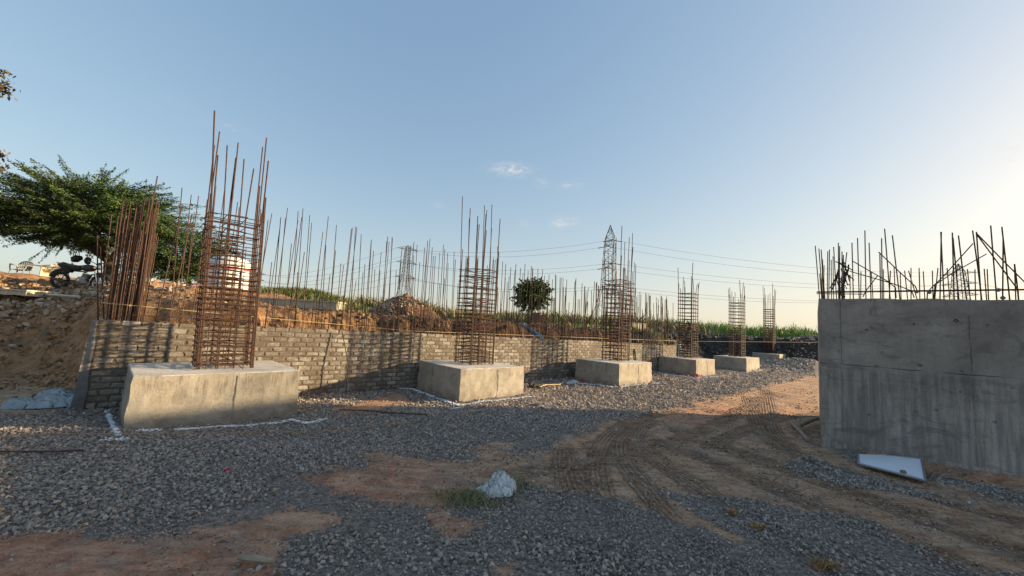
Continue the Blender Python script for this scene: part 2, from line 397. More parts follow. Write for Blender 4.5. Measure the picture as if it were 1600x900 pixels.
# tyre tread relief
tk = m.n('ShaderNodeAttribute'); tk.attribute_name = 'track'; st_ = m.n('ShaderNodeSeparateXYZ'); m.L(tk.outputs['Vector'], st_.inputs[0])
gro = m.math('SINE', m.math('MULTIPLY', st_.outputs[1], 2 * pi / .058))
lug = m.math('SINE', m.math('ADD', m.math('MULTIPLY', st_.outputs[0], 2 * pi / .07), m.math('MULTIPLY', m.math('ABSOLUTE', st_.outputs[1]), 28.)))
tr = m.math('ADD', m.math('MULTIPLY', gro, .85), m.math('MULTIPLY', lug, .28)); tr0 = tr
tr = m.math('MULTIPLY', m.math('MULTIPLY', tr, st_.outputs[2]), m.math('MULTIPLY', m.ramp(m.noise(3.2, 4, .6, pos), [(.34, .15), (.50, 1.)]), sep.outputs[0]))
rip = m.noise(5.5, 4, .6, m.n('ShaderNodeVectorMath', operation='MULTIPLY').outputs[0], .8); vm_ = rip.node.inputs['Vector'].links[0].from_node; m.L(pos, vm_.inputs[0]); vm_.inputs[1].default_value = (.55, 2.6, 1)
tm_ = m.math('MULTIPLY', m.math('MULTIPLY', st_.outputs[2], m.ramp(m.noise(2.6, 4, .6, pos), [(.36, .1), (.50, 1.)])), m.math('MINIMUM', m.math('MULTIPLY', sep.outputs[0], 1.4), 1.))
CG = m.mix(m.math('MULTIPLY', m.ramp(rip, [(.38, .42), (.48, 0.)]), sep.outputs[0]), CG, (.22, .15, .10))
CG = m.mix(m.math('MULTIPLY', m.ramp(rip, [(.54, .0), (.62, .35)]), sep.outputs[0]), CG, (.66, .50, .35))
m.col(m.mix(m.math('MULTIPLY', m.ramp(m.math('ADD', m.math('MULTIPLY', tr0, .45), .5), [(.20, .62), (.48, 0.)]), tm_), CG, (.17, .12, .085)))  # dark groove colour: packed dust plus painted-in shade, as the bump reads weakly
b0 = m.bump(m.math('ADD', m.math('ADD', m.math('MULTIPLY', n1, 1.2), m.math('MULTIPLY', rip, 1.3)), m.math('MULTIPLY', m.noise(9, 6, .75, pos, 1.2), 1.2)), .05, .9); b0 = m.bump(tr, .05, 1.0, b0)
b1 = m.bump(n2, .03, .8, b0); b2 = m.bump(m.vor(38, pos), .012, .6, b1); m.bump(n4, .006, .7, b2)
GROUND = m.m
# stones
def stone(name, lo, mid, hi, tint):
    m = NT(name, .9); r = m.rnd(); pos = m.co.outputs['Object']
    c = m.ramp(r, [(0, lo), (.5, mid), (.93, hi), (1, tint)]); f = m.noise(3, 4, .7)
    c = m.mix(m.ramp(f, [(.3, .4), (.6, 0.)]), c, tuple(q * .4 for q in mid)); m.col(c); m.bump(f, .1, .5); return m.m
GRAV = stone('grey_aggregate', (.21, .176, .15), (.38, .32, .272), (.56, .48, .41), (.58, .44, .31))
GRAVF = stone('dark_chippings', (.19, .16, .137), (.36, .305, .26), (.56, .48, .415), (.68, .57, .46))
RUBB = stone('pale_rubble', (.20, .14, .09), (.36, .28, .20), (.52, .44, .34), (.56, .46, .33))
CLOD = stone('earth_clod', (.13, .075, .038), (.30, .18, .09), (.46, .31, .17), (.52, .42, .30))
m = NT('leaf_green', .7); r = m.attr('tone'); m.col(m.ramp(r, [(0, (.020, .044, .013)), (.5, (.058, .105, .025)), (1, (.14, .21, .048))]))
m.b.inputs['Subsurface Weight'].default_value = 0; LEAF = m.m
m = NT('leaf_field', .7); r = m.attr('tone'); m.col(m.ramp(r, [(0, (.10, .16, .035)), (.5, (.20, .30, .07)), (1, (.33, .42, .13))])); CANE = m.m
m = NT('leaf_grass', .8); r = m.attr('tone'); m.col(m.ramp(r, [(0, (.045, .06, .02)), (.5, (.09, .125, .035)), (1, (.19, .19, .08))])); MGR = m.m
m = NT('leaf_dry', .8); r = m.attr('tone'); m.col(m.ramp(r, [(0, (.10, .115, .045)), (.5, (.20, .19, .085)), (1, (.36, .31, .17))])); DRY = m.m
m = NT('leaf_brown', .7); r = m.attr('tone'); m.col(m.ramp(r, [(0, (.03, .026, .015)), (.6, (.07, .06, .028)), (1, (.13, .095, .05))])); LEAFB = m.m
m = NT('leaf_ochre', .85); r = m.attr('tone'); m.col(m.ramp(r, [(0, (.20, .10, .03)), (.6, (.38, .22, .07)), (1, (.5, .33, .13))])); OCH = m.m
BARK = simple('bark', (.06, .045, .035), .9, .3, 12, bump=.02)
WOOD = simple('weathered_wood', (.27, .215, .16), .85, .3, 14, bump=.01)
WHITE = simple('white_board', (.78, .80, .84), .4, .03, 3)
ALU = simple('aluminium_frame', (.35, .36, .37), .4, .1, 5, .7)
m = NT('woven_sack', .6); f = m.noise(9, 6, .7, None, 1.2); g = m.noise(30, 5, .7, m.vec((3, 1, 1)), .5)
m.col(m.mix(m.ramp(f, [(.36, .8), (.5, 0.)]), (.74, .76, .78), (.36, .34, .31))); b_ = m.bump(g, .012, 1.0); m.bump(m.vor(14, m.vec((1, 2.4, 1))), .03, .9, b_); SACK = m.m
TARP = simple('plastic_sheet', (.33, .38, .41), .45, .25, 5, bump=.004)
LIME = simple('lime_powder', (.72, .73, .74), .95, .15, 30)
CORD = simple('orange_cord', (.42, .24, .10), .8, .2, 40)
STRING = simple('pale_string', (.55, .42, .24), .8, .2, 10)
BLACK = simple('black_plastic', (.016, .016, .018), .35, .2, 5)
TYRE = simple('tyre_rubber', (.03, .029, .028), .85, .3, 20)
CHROME = simple('bright_metal', (.5, .5, .5), .25, .05, 5, .9)
CREAM = simple('cream_plastic', (.62, .52, .32), .5, .08, 5)
GREYP = simple('grey_plastic', (.26, .27, .27), .5, .08, 5)
TANKW = simple('white_tank_plastic', (.60, .585, .56), .5, .05, 4)
REDP = simple('red_print', (.50, .045, .06), .5, .1)
TEAL = simple('teal_print', (.05, .30, .28), .5, .1)
BLUE = simple('blue_pipe_plastic', (.12, .20, .25), .6, .3, 9)
SLAB = simple('pale_precast', (.47, .42, .33), .9, .15, 5, bump=.01)

# ------------------------------------------------------------------ the ground sheet
def axis(hi, d0, g, far):
    v = [0.]
    while v[-1] < hi: v.append(v[-1] + d0 + g * v[-1])
    while v[-1] < far: v.append(v[-1] * 1.22)
    return np.array(v)
ax = axis(32, .024, .0095, 2500); xs = np.concatenate([-ax[:0:-1], ax])
ay = axis(42, .016, .0062, 3000); ys = np.concatenate([[-2500, -600, -150, -40, -15, -6, -3, -1.5, -.7], ay])
GX, GY = np.meshgrid(xs, ys); gx = GX.ravel(); gy = GY.ravel()
near = (np.abs(gx) < 14) & (gy > -2) & (gy < 14)
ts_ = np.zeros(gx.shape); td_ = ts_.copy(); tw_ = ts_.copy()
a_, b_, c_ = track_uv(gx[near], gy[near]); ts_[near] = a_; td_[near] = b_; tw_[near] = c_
gz = height(gx, gy, tw_)
far = sst(np.hypot(gx, gy), 60, 400); gz = gz * (1 - far * .25)
di, re = np.zeros(gx.shape), np.zeros(gx.shape)
nn = (np.abs(gx) < 30) & (gy > -15) & (gy < 30); di[nn], re[nn] = masks(gx[nn], gy[nn])
s_ = (gx - A[0]) * E[0] + (gy - A[1]) * E[1]; n_ = (gx - A[0]) * N_[0] + (gy - A[1]) * N_[1]
foot_ = footf(s_)
up = sst(n_, foot_ - .5, foot_ + .1)
dark = sst(s_ + (fbm(gx * .4, gy * .4, 71) - .5) * 5, 13.5, 17.5) * (1 - sst(n_, foot_ + 2.2, foot_ + 4))
orange = 1 - sst(s_, 1.5, 8)
green = sst(n_ + (fbm(gx * .7, gy * .7, 73) - .5) * 5, foot_ + 3.5, foot_ + 7) * sst(s_, 3, 8) * .8
pit = sst(-s_, .0, .5) * sst(n_, -.9, .2) * (1 - up)
di = np.maximum(di, pit * .9); re = re * (1 - pit)
V = np.stack([gx, gy, gz], 1); nx = len(xs); ny = len(ys)
idx = np.arange(nx * ny).reshape(ny, nx)
Fq = np.stack([idx[:-1, :-1].ravel(), idx[:-1, 1:].ravel(), idx[1:, 1:].ravel(), idx[1:, :-1].ravel()], 1)
me = fast_mesh('ground', V, Fq, GROUND, True)
ca = me.attributes.new('mask', 'FLOAT_COLOR', 'POINT'); ca.data.foreach_set('color', np.stack([di, re, up, np.ones_like(di)], 1).astype(np.float32).ravel())
ca = me.attributes.new('bank', 'FLOAT_COLOR', 'POINT'); ca.data.foreach_set('color', np.stack([orange, dark, green, np.ones_like(di)], 1).astype(np.float32).ravel())
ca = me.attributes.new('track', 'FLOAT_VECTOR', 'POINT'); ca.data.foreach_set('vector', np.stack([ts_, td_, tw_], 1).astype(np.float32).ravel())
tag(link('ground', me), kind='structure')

# ------------------------------------------------------------------ stones by instancing
def rock_variants(name, mat, n=10, flat=.75):
    import bmesh
    col = bpy.data.collections.new(name)
    for i in range(n):
        bm = bmesh.new()
        for _ in range(11):
            p = RS.normal(size=3); p /= np.linalg.norm(p); p *= RS.uniform(.75, 1.); bm.verts.new((p[0] * .5, p[1] * .5 * RS.uniform(.6, .9), p[2] * .5 * flat))
        r = bmesh.ops.convex_hull(bm, input=bm.verts)
        bmesh.ops.delete(bm, geom=[g for g in r['geom_interior'] if isinstance(g, bmesh.types.BMVert)], context='VERTS')
        me = bpy.data.meshes.new(name); bm.to_mesh(me); bm.free(); me.materials.append(mat)
        col.objects.link(bpy.data.objects.new(name, me))
    return col
def scatter(name, P, scl, col, parent=None, sink=.15, upright=False):
    n = len(P)
    me = bpy.data.meshes.new(name); me.vertices.add(n); me.vertices.foreach_set('co', np.asarray(P, np.float32).ravel())
    r = RS.uniform(0, 2 * pi, (n, 3)); r[:, :2] = RS.normal(0, .45, (n, 2))
    if not upright: pass
    a = me.attributes.new('rot', 'FLOAT_VECTOR', 'POINT'); a.data.foreach_set('vector', r.astype(np.float32).ravel())
    a = me.attributes.new('scl', 'FLOAT', 'POINT'); a.data.foreach_set('value', np.asarray(scl, np.float32))
    a = me.attributes.new('pick', 'INT', 'POINT'); a.data.foreach_set('value', RS.randint(0, 10, n).astype(np.int32))
    o = link(name, me, parent)
    g = bpy.data.node_groups.new(name, 'GeometryNodeTree')
    g.interface.new_socket('Geometry', in_out='INPUT', socket_type='NodeSocketGeometry'); g.interface.new_socket('Geometry', in_out='OUTPUT', socket_type='NodeSocketGeometry')
    gi = g.nodes.new('NodeGroupInput'); go = g.nodes.new('NodeGroupOutput')
    ip = g.nodes.new('GeometryNodeInstanceOnPoints'); ci = g.nodes.new('GeometryNodeCollectionInfo')
    ci.inputs['Collection'].default_value = col; ci.inputs['Separate Children'].default_value = True; ci.inputs['Reset Children'].default_value = True
    def na(nm, ty):
        q = g.nodes.new('GeometryNodeInputNamedAttribute'); q.data_type = ty; q.inputs['Name'].default_value = nm; return q.outputs['Attribute']
    g.links.new(gi.outputs[0], ip.inputs['Points']); g.links.new(ci.outputs[0], ip.inputs['Instance'])
    ip.inputs['Pick Instance'].default_value = True
    g.links.new(na('pick', 'INT'), ip.inputs['Instance Index']); g.links.new(na('rot', 'FLOAT_VECTOR'), ip.inputs['Rotation']); g.links.new(na('scl', 'FLOAT'), ip.inputs['Scale'])
    g.links.new(ip.outputs[0], go.inputs[0])
    md = o.modifiers.new('scatter', 'NODES'); md.node_group = g
    return o
RB = rock_variants('earth_crumb', stone('earth_crumb', (.15, .095, .06), (.36, .24, .155), (.52, .38, .26), (.5, .3, .2))); RC = rock_variants('aggregate_stone', GRAV); RF = rock_variants('chipping', GRAVF); RR = rock_variants('rubble_stone', RUBB, flat=.6); RD = rock_variants('dark_rock', stone('dark_rock', (.05, .048, .046), (.10, .096, .092), (.18, .172, .165), (.22, .20, .18))); RE = rock_variants('soil_clod', CLOD)
FOOTS = [(-4.72, 5.012, .80, 1.964, 1.60, .80), (-.949, 8.117, .722, 1.79, 1.78, .70), (3.342, 11.77, .76, 2.05, 1.60, .70),
         (7.684, 16.012, .72, 1.862, 1.62, .70), (12.1, 19.9, .76, 2.3, 1.58, .70), (19.23, 27.768, .77, 2.15, 1.7, .74)]
def corners(x, y, t, a, b):
    u = np.array([cos(t), sin(t)]); v = np.array([-u[1], u[0]]); q = np.array([x, y]); return np.array([q, q + a * u, q + a * u + b * v, q + b * v])
FC = [corners(*f[:5]) for f in FOOTS]
def free(x, y):
    ok = np.ones(x.shape, bool)
    for P in FC: ok &= sdist(x, y, P) < .0
    s = (x - A[0]) * E[0] + (y - A[1]) * E[1]; n = (x - A[0]) * N_[0] + (y - A[1]) * N_[1]
    ok &= ~((s > -.1) & (s < 19.3) & (n > -.05) & (n < .3))
    ts = (x - TA[0]) * TE[0] + (y - TA[1]) * TE[1]; tn = (x - TA[0]) * TN[0] + (y - TA[1]) * TN[1]
    ok &= ~((tn > -.03) & (ts > -.03))
    return ok
COARSE = poly([(-300, 690), (0, 688), (170, 690), (300, 680), (470, 665), (640, 672), (830, 668), (950, 640), (1100, 610), (1200, 590), (1290, 575), (1300, 560), (1180, 565), (900, 585), (640, 590), (480, 640), (430, 650), (1, 1)][:-1] +
              [(200, 690), (140, 650), (0, 655), (-300, 660)])
COARSE2 = poly([(-300, 680), (0, 682), (300, 690), (560, 668), (740, 682), (720, 705), (610, 706), (560, 722), (520, 745), (420, 760), (400, 785), (330, 812), (250, 820), (100, 822), (0, 836), (-300, 845)])
STREAK = poly([(1070, 792), (1130, 795), (1200, 805), (1300, 838), (1420, 885), (1480, 930), (1330, 930), (1260, 880), (1150, 820)])
PATCH = [poly([(830, 850), (950, 848), (1060, 858), (1240, 890), (1300, 930), (800, 930)]), poly([(440, 835), (600, 822), (720, 850), (760, 905), (600, 930), (400, 930), (420, 870)])]
PAD = [np.array([P.mean(0) + (q - P.mean(0)) * 1.28 for q in P]) for P in FC]
def sample(n, Ymin, Ymax, pw):
    """random ground points, density falling with distance"""
    u = RS.uniform(0, 1, n)
    if pw == 2: Y = Ymin * (Ymax / Ymin) ** u           # density ~ 1/Y^2
    else: Y = np.sqrt(Ymin ** 2 + u * (Ymax ** 2 - Ymin ** 2))
    X = RS.uniform(-1.75, 1.75, n) * Y
    return X, Y
def keepgrav(x, y): 
    d, r = masks(x, y); return d
# coarse aggregate
X1, Y1 = sample(140000, 1.8, 7.5, 1); X2, Y2 = sample(110000, 7.5, 34, 2)
X = np.concatenate([X1, X2]); Y = np.concatenate([Y1, Y2])
D, _ = masks(X, Y)
s = (X - A[0]) * E[0] + (Y - A[1]) * E[1]; n = (X - A[0]) * N_[0] + (Y - A[1]) * N_[1]
w = fbm(X * 1.3, Y * 1.3, 81); q = fbm(X * 5, Y * 5, 83)
cz = np.maximum.reduce([sst(sdist(X, Y, COARSE2) + (w - .5) * .9, -.15, .25), .75 * sst(sdist(X, Y, STREAK) + (w - .5) * .35, -.08, .1) , *[.6 * sst(sdist(X, Y, P) + (w - .5) * .8, -.1, .3) for P in PATCH],
                        .85 * sst(Y - .02 * X, 5.9, 7.0), .8 * sst(-X, 1.5, 3.0) * sst(Y, 4.2, 5.2)])
pr_ = cz * (1 - D * 1.3) * (.55 + .9 * q)
pad = np.zeros(X.shape, bool)
for P in PAD: pad |= sdist(X, Y, P) + (w - .5) * .5 > 0
pr_ = np.where(pad, pr_ * .18, pr_)
pitm = (s < .1) & (n > -.8) & (n < 3.4); pr_ = np.where(pitm, pr_ * .06, pr_)
behind = (n > .25) & (s < 19.5); bankm = n > 1.6 + 1.5 * sst(s, 19, 26)
ok = (RS.uniform(0, 1, X.shape) < pr_) & free(X, Y) & ~behind & ~bankm
X, Y, w = X[ok], Y[ok], w[ok]
sc = RS.uniform(.45, 1.2, X.shape) ** 1.3 * .053 * np.clip(Y / 7.5, .8, 1.75) * (.75 + .6 * w)
Z = height(X, Y) + sc * RS.uniform(-.1, .42, X.shape)
tag(scatter('coarse_gravel', np.stack([X, Y, Z], 1), sc, RC), 'coarse angular grey crushed stone spread over the site floor', 'gravel', kind='stuff')
# fine chippings
X1, Y1 = sample(150000, 1.4, 5.0, 1); X2, Y2 = sample(90000, 5.0, 16, 2)
X = np.concatenate([X1, X2]); Y = np.concatenate([Y1, Y2]); D, _ = masks(X, Y); q = fbm(X * 2.5, Y * 2.5, 91)
pr_ = (.10 + .9 * (1 - sst(D, .25, .75))) * (.15 + 1.3 * sst(q, .35, .62)); n = (X - A[0]) * N_[0] + (Y - A[1]) * N_[1]
pr_ = np.where(D > .6, (.05 + .16 * sst(q, .5, .65)) * np.where(X > 0, .6, 1), pr_)
ok = (RS.uniform(0, 1, X.shape) < pr_) & free(X, Y) & (n < 0)
X, Y = X[ok], Y[ok]; sc = RS.uniform(.4, 1.3, X.shape) ** 1.5 * .021 * np.clip(Y / 3, .8, 2.6)
Z = height(X, Y) + sc * RS.uniform(-.1, .35, X.shape)
tag(scatter('fine_gravel', np.stack([X, Y, Z], 1), sc, RF), 'fine dark stone chippings and crusher dust on the ground', 'gravel', kind='stuff')
# crumbs of earth over the tracked dirt
X1, Y1 = sample(60000, 1.5, 6.0, 1); X2, Y2 = sample(30000, 6.0, 14, 2)
X = np.concatenate([X1, X2]); Y = np.concatenate([Y1, Y2]); D, Rd = masks(X, Y); q = fbm(X * 3.5, Y * 3.5, 191)
ok = (D > .5) & (RS.uniform(0, 1, X.shape) < .08 + .9 * sst(q, .5, .68)) & free(X, Y); X, Y = X[ok], Y[ok]
sc = RS.uniform(.3, 1, X.shape) ** 2 * .034 * np.clip(Y / 4, .8, 2)
tag(scatter('earth_crumbs', np.stack([X, Y, height(X, Y) + sc * .05], 1), sc, RB), 'small brown crumbs of earth over the tyre tracked dirt', 'soil', kind='stuff')
# earth clods and rubble over the bank
ss = np.concatenate([RS.uniform(-9, 22, 30000), RS.uniform(-8, 0, 26000)]); nn_ = np.concatenate([RS.uniform(1.2, 9, 30000), RS.uniform(2.2, 9, 26000)])
P2 = A + ss[:, None] * E + nn_[:, None] * N_; X, Y = P2[:, 0], P2[:, 1]
q = fbm(X * 1.5, Y * 1.5, 95)
ok = (RS.uniform(0, 1, X.shape) < np.where(ss < 1, .5, .75 * (nn_ < 3.4)) * sst(q, .3, .6)) & (Y > 2); X, Y, ss = X[ok], Y[ok], ss[ok]
sc = RS.uniform(.3, 1, X.shape) ** 2 * .17 * np.clip(Y / 9, .7, 1.4)
tag(scatter('earth_clods', np.stack([X, Y, height(X, Y) + sc * .1], 1), sc, RE), 'loose orange earth clods and stones over the dug bank', 'soil', kind='stuff')
# pale rubble on the left slope + far right crest
L_ = []
for (cx, cy, rx, ry, k) in [(90, 480, 1.6, .5, 260), (40, 500, 1.7, .7, 180), (110, 472, .8, .3, 110), (80, 560, 1.3, .7, 60)]:
    c0 = at(cx, cy, 9.6)
    for _ in range(k): L_.append((c0[0] + RS.normal() * rx, c0[1] + RS.normal() * ry, RS.uniform(.06, .26)))
L_ = np.array(L_)
tag(scatter('slope_rubble', np.stack([L_[:, 0], L_[:, 1], height(L_[:, 0], L_[:, 1]) + .03], 1), L_[:, 2], RR), 'pale broken stones tipped across the left earth slope', 'rubble', kind='stuff')
k = 900; s_r = RS.uniform(24, 62, k); n_r = footf(s_r) + RS.uniform(.6, 3.0, k); X = A[0] + E[0] * s_r + N_[0] * n_r; Y = A[1] + E[1] * s_r + N_[1] * n_r
sc = RS.uniform(.12, .45, k); tag(scatter('dark_rubble', np.stack([X, Y, height(X, Y) + .05], 1), sc, RD), 'dark grey broken rock along the far bank crest', 'rubble', kind='stuff')

k = 1500; X = 20.5 + RS.normal(0, 3.2, k); Y = 26.5 + (X - 20) * .55 + RS.normal(0, 1.6, k); q_ = free(X, Y); X, Y = X[q_], Y[q_]
tag(scatter('gravel_heap', np.stack([X, Y, height(X, Y) + .02], 1), RS.uniform(.10, .30, len(X)), RC), 'heap of coarse bluish grey stone beside the farthest footing', 'gravel', kind='stuff')
# ------------------------------------------------------------------ column footings with cages
def subdiv_block(P, h, z0, jit=.004, k=9, m=5, batter=.02):
    """cast block: walls as fine grids with uneven faces, plus top"""
    b = MB(); c0 = P.mean(0)
    ring = []
    for i in range(4):
        a = P[i]; q = P[(i + 1) % 4]
        for j in range(k): ring.append(a + (q - a) * j / k)
    ring = np.array(ring); nr = len(ring); V = []
    for l in range(m + 1):
        t = l / m; z = z0 + (h - z0) * t
        sc = 1 + batter * (1 - t)
        for ri, q in enumerate(ring):
            d = (q - c0) * (sc - (abs(RS.normal()) * .008 if ri % k == 0 else 0)) + c0
            V.append([d[0] + RS.normal() * jit, d[1] + RS.normal() * jit, z + (RS.normal() * .004 if l == m else 0)])
    F_ = [(l * nr + i, l * nr + (i + 1) % nr, (l + 1) * nr + (i + 1) % nr, (l + 1) * nr + i) for l in range(m) for i in range(nr)]
    # bevel ring + top
    base = len(V)
    for q in ring:
        d = (q - c0) * .985 + c0; V.append([d[0], d[1], h + .008])
    F_ += [(m * nr + i, m * nr + (i + 1) % nr, base + (i + 1) % nr, base + i) for i in range(nr)]
    V.append([c0[0], c0[1], h + .012]); F_ += [(base + i, base + (i + 1) % nr, len(V) - 1) for i in range(nr)]
    return b.add(V, F_)
CAGE_TOPS = {0: (3.12, [4.86, 4.3, 4.72, 4.5, 4.2, 4.1, 4.4, 4.55, 4.8, 4.65, 4.15, 3.7, 4.0, 4.45]), 1: (3.02, [4.2, 4.3, 4.75, 4.8, 4.3, 4.6, 4.2, 4.3, 4.1, 4.45, 4.0, 3.6, 4.65, 3.9]),
             2: (3.35, [5.2, 4.6, 5.0, 4.4, 4.7, 4.9, 4.3, 4.5, 3.9, 4.8, 4.2, 5.1]), 3: (3.54, [4.88, 4.1, 3.9, 4.7, 4.2, 4.0, 4.35, 3.8, 4.4, 4.1]),
             4: (3.63, [4.85, 4.6, 4.0, 4.4, 4.75, 4.1, 4.3, 4.5, 3.9, 4.2]), 5: (4.09, [5.95, 5.5, 5.2, 5.8, 5.0, 5.6, 5.7, 4.9, 5.3, 5.1])}
FL = ['largest cast concrete footing at the left, tall rusty rebar cage above, streaked front face', 'second footing from the left with rusty rebar cage, lime outline and shaded left side',
      'third footing from the left, cage rising in front of the tall lattice pylon', 'fourth footing from the left, red rag at its near corner',
      'fifth footing from the left with stones lying on its top', 'farthest and smallest footing beside the grey gravel heap']
XY_ = np.array([1., 0, 0])
def cage(parent, c, th, a, b, z0, ztie, tops, lean=(0, 0), dz=.105, r=.0125, rt=.006, nlev=None):
    u = np.array([cos(th), sin(th)]); v = np.array([-u[1], u[0]])
    def W(p, q, z): 
        k = (z - z0); return np.array([c[0] + u[0] * p + v[0] * q + lean[0] * k, c[1] + u[1] * p + v[1] * q + lean[1] * k, z])
    pos_ = [(-a / 2, -b / 2), (-a / 6, -b / 2), (a / 6, -b / 2), (a / 2, -b / 2), (a / 2, 0), (a / 2, b / 2), (a / 6, b / 2), (-a / 6, b / 2), (-a / 2, b / 2), (-a / 2, 0)]
    order = [0, 3, 5, 8, 1, 2, 6, 7, 4, 9, 0, 3, 5, 1, 2, 8]
    for i, t in enumerate(tops):
        p, q = pos_[order[i]]; o = .022 if i >= 10 else 0
        jx, jy = RS.normal(0, .03, 2)
        mb = MB(); pts = [W(p * .97 + o, q * .97, z0 - .05), W(p * .97 + o, q * .97, (z0 + ztie) / 2), W(p * .97 + o, q * .97, ztie), W(p + jx + o, q + jy, t)]
        mb.tube(pts, r * (1.15 if i in (0, 1) else 1), 6); mb.obj('vertical_bar', RUST, parent)
        if i in (0, 1, 2, 3):   # lapped twin bar
            mb = MB(); mb.tube([W(p * .97 + .03, q * .97, z0 - .05), W(p * .97 + .03, q * .97, min(ztie + .4, t))], r, 6); mb.obj('vertical_bar', RUST, parent)
    for p, q in ((-a / 3, -b / 2), (0, -b / 2), (a / 3, -b / 2), (a / 2, -b / 4), (a / 2, b / 4), (-a / 4, b / 2), (a / 4, b / 2), (-a / 2, b / 4), (0, 0)):
        mb = MB(); mb.tube([W(p, q, z0 - .02), W(p + RS.normal() * .015, q, z0 + 1.35 + RS.uniform(-.15, .25))], r * .62, 5); mb.obj('starter_bar', RUST, parent)
    z = z0 + .06; i = 0
    while z < ztie + .01:
        mb = MB(); tl = RS.normal(0, .012, 4)
        R_ = lambda p0, q0, p1, q1, zz: [W(p0, q0, zz + tl[0]), W(p1, q0, zz + tl[1]), W(p1, q1, zz + tl[2]), W(p0, q1, zz + tl[3]), W(p0, q0, zz + tl[0])]
        def hoop(p0, q0, p1, q1, zz):
            P_ = R_(p0, q0, p1, q1, zz)
            for k in range(4): mb.tube([P_[k], P_[k + 1]], rt, 4)
        e = .016; hoop(-a / 2 - e, -b / 2 - e, a / 2 + e, b / 2 + e, z)
        hoop(-a / 6 - e, -b / 2 - e, a / 6 + e, b / 2 + e, z + .014)
        if i % 2 == 0: hoop(-a / 2 - e, -e * 2, a / 2 + e, e * 2, z - .014)
        # hook tail
        mb.tube([W(-a / 2, -b / 2, z), W(-a / 2 + .1, -b / 2 + .1, z + .01)], rt, 4)
        mb.obj('stirrup', RUST, parent)
        z += dz * (RS.uniform(.85, 1.15)) * (1.45 if z > z0 + 1.5 else 1.0) * (1 if nlev is None else nlev); i += 1
for i, (x, y, th, a, b, dep) in enumerate(FOOTS):
    P = FC[i]; c0 = P.mean(0); zt = .69 if i in (0, 5) else .66
    t = thing('column_footing', (0, 0, 0), FL[i], 'footing', 'column footings along the brick wall')
    zb = min(hz(*q) for q in P) - .06
    ob = subdiv_block(P, zt, zb, k=14 if i < 3 else 7, m=8 if i < 3 else 4, jit=.005 if i < 3 else .003).obj('concrete_block', FOOT, t, attr=None)
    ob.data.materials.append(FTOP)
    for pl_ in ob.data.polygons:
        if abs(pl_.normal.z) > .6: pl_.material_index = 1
    if i < 4:      # shutter joint lip on two faces
        for (p, q, w_) in ((P[0], P[1], .56 if i != 0 else .57), (P[0], P[3], .62)):
            mb = MB()
            d = (q - p) / np.linalg.norm(q - p); nrm = np.array([d[1], -d[0]]); nrm *= 1 if nrm @ (p - c0) > 0 else -1
            zs = np.linspace(.04, zt - .03, 12)
            mb.tube([np.array([*(p + (q - p) * w_ + nrm * (.012 + .02 * (1 - z / zt)) * 1 + d * RS.normal() * .002), z]) for z in zs], .0045, 4)
            mb.obj('form_joint', FOOT, t)
    ztie, tops = CAGE_TOPS[i]; tops = [q - (.14 if i == 0 else .05) for q in tops]
    lean = (-.045, .0) if i == 0 else ((-.01, 0) if i == 1 else (0, 0))
    big = [1, 1, 1.1, 1.25, 1.4, 1.6][i]
    cage(t, c0 + (.05, .05), .76, .70, .60, zt, ztie, tops, lean, dz=.086 * (1 + .10 * i), r=.0098 * big, rt=.0072 * big)
    if i in (0, 1):   # bent bars at the cage foot
        for sgn in (-1, 1):
            q0 = c0 + np.array([.30 * sgn * E[0], .30 * sgn * E[1]]) - N_ * .42; q1 = c0 - N_ * .1
            MB().tube([[*(q0), zt + .02], [*((q0 + q1) / 2), zt + .14], [*q1, zt + .2]], .007, 4).obj('bent_tie', RUST, t)
# separate cage far beyond the bank
c0 = at(983, 470, 28); t = thing('rebar_cage', (0, 0, 0), 'distant thin rebar cage on the upper ground, just right of the pylon', 'rebar cage')
cage(t, c0[:2], .76, .65, .55, 1.4, at(983, 440, 28)[2], [at(983, y_, 28)[2] for y_ in (400, 412, 405, 420, 425, 410, 430, 418)], r=.02, rt=.012, dz=.2)

# ------------------------------------------------------------------ brick wall
WL = 19.0; WH = 1.27; BL = .236; CH = .0965
wt = thing('brick_wall', (*A, 0), 'long low brick retaining wall with rough mortar behind the row of footings', 'wall', rz=math.atan2(E[1], E[0]))
def wtop(s): return 1.33 - .0085 * s
mb = MB(); ns = 60; V = []
for i in range(ns + 1):
    s = WL * i / ns; h = wtop(s) + (vnoise(s * 3, 0, 5) - .5) * .02
    V += [[s, .006, -.15], [s, .006, h], [s, .225, h], [s, .225, -.15]]
F_ = []
for i in range(ns):
    for j in range(4): F_.append((i * 4 + j, (i + 1) * 4 + j, (i + 1) * 4 + (j + 1) % 4, i * 4 + (j + 1) % 4))
F_ += [(0, 1, 2, 3), (ns * 4 + 3, ns * 4 + 2, ns * 4 + 1, ns * 4)]
mb.add(V, F_).obj('mortar_core', MORTAR, wt)
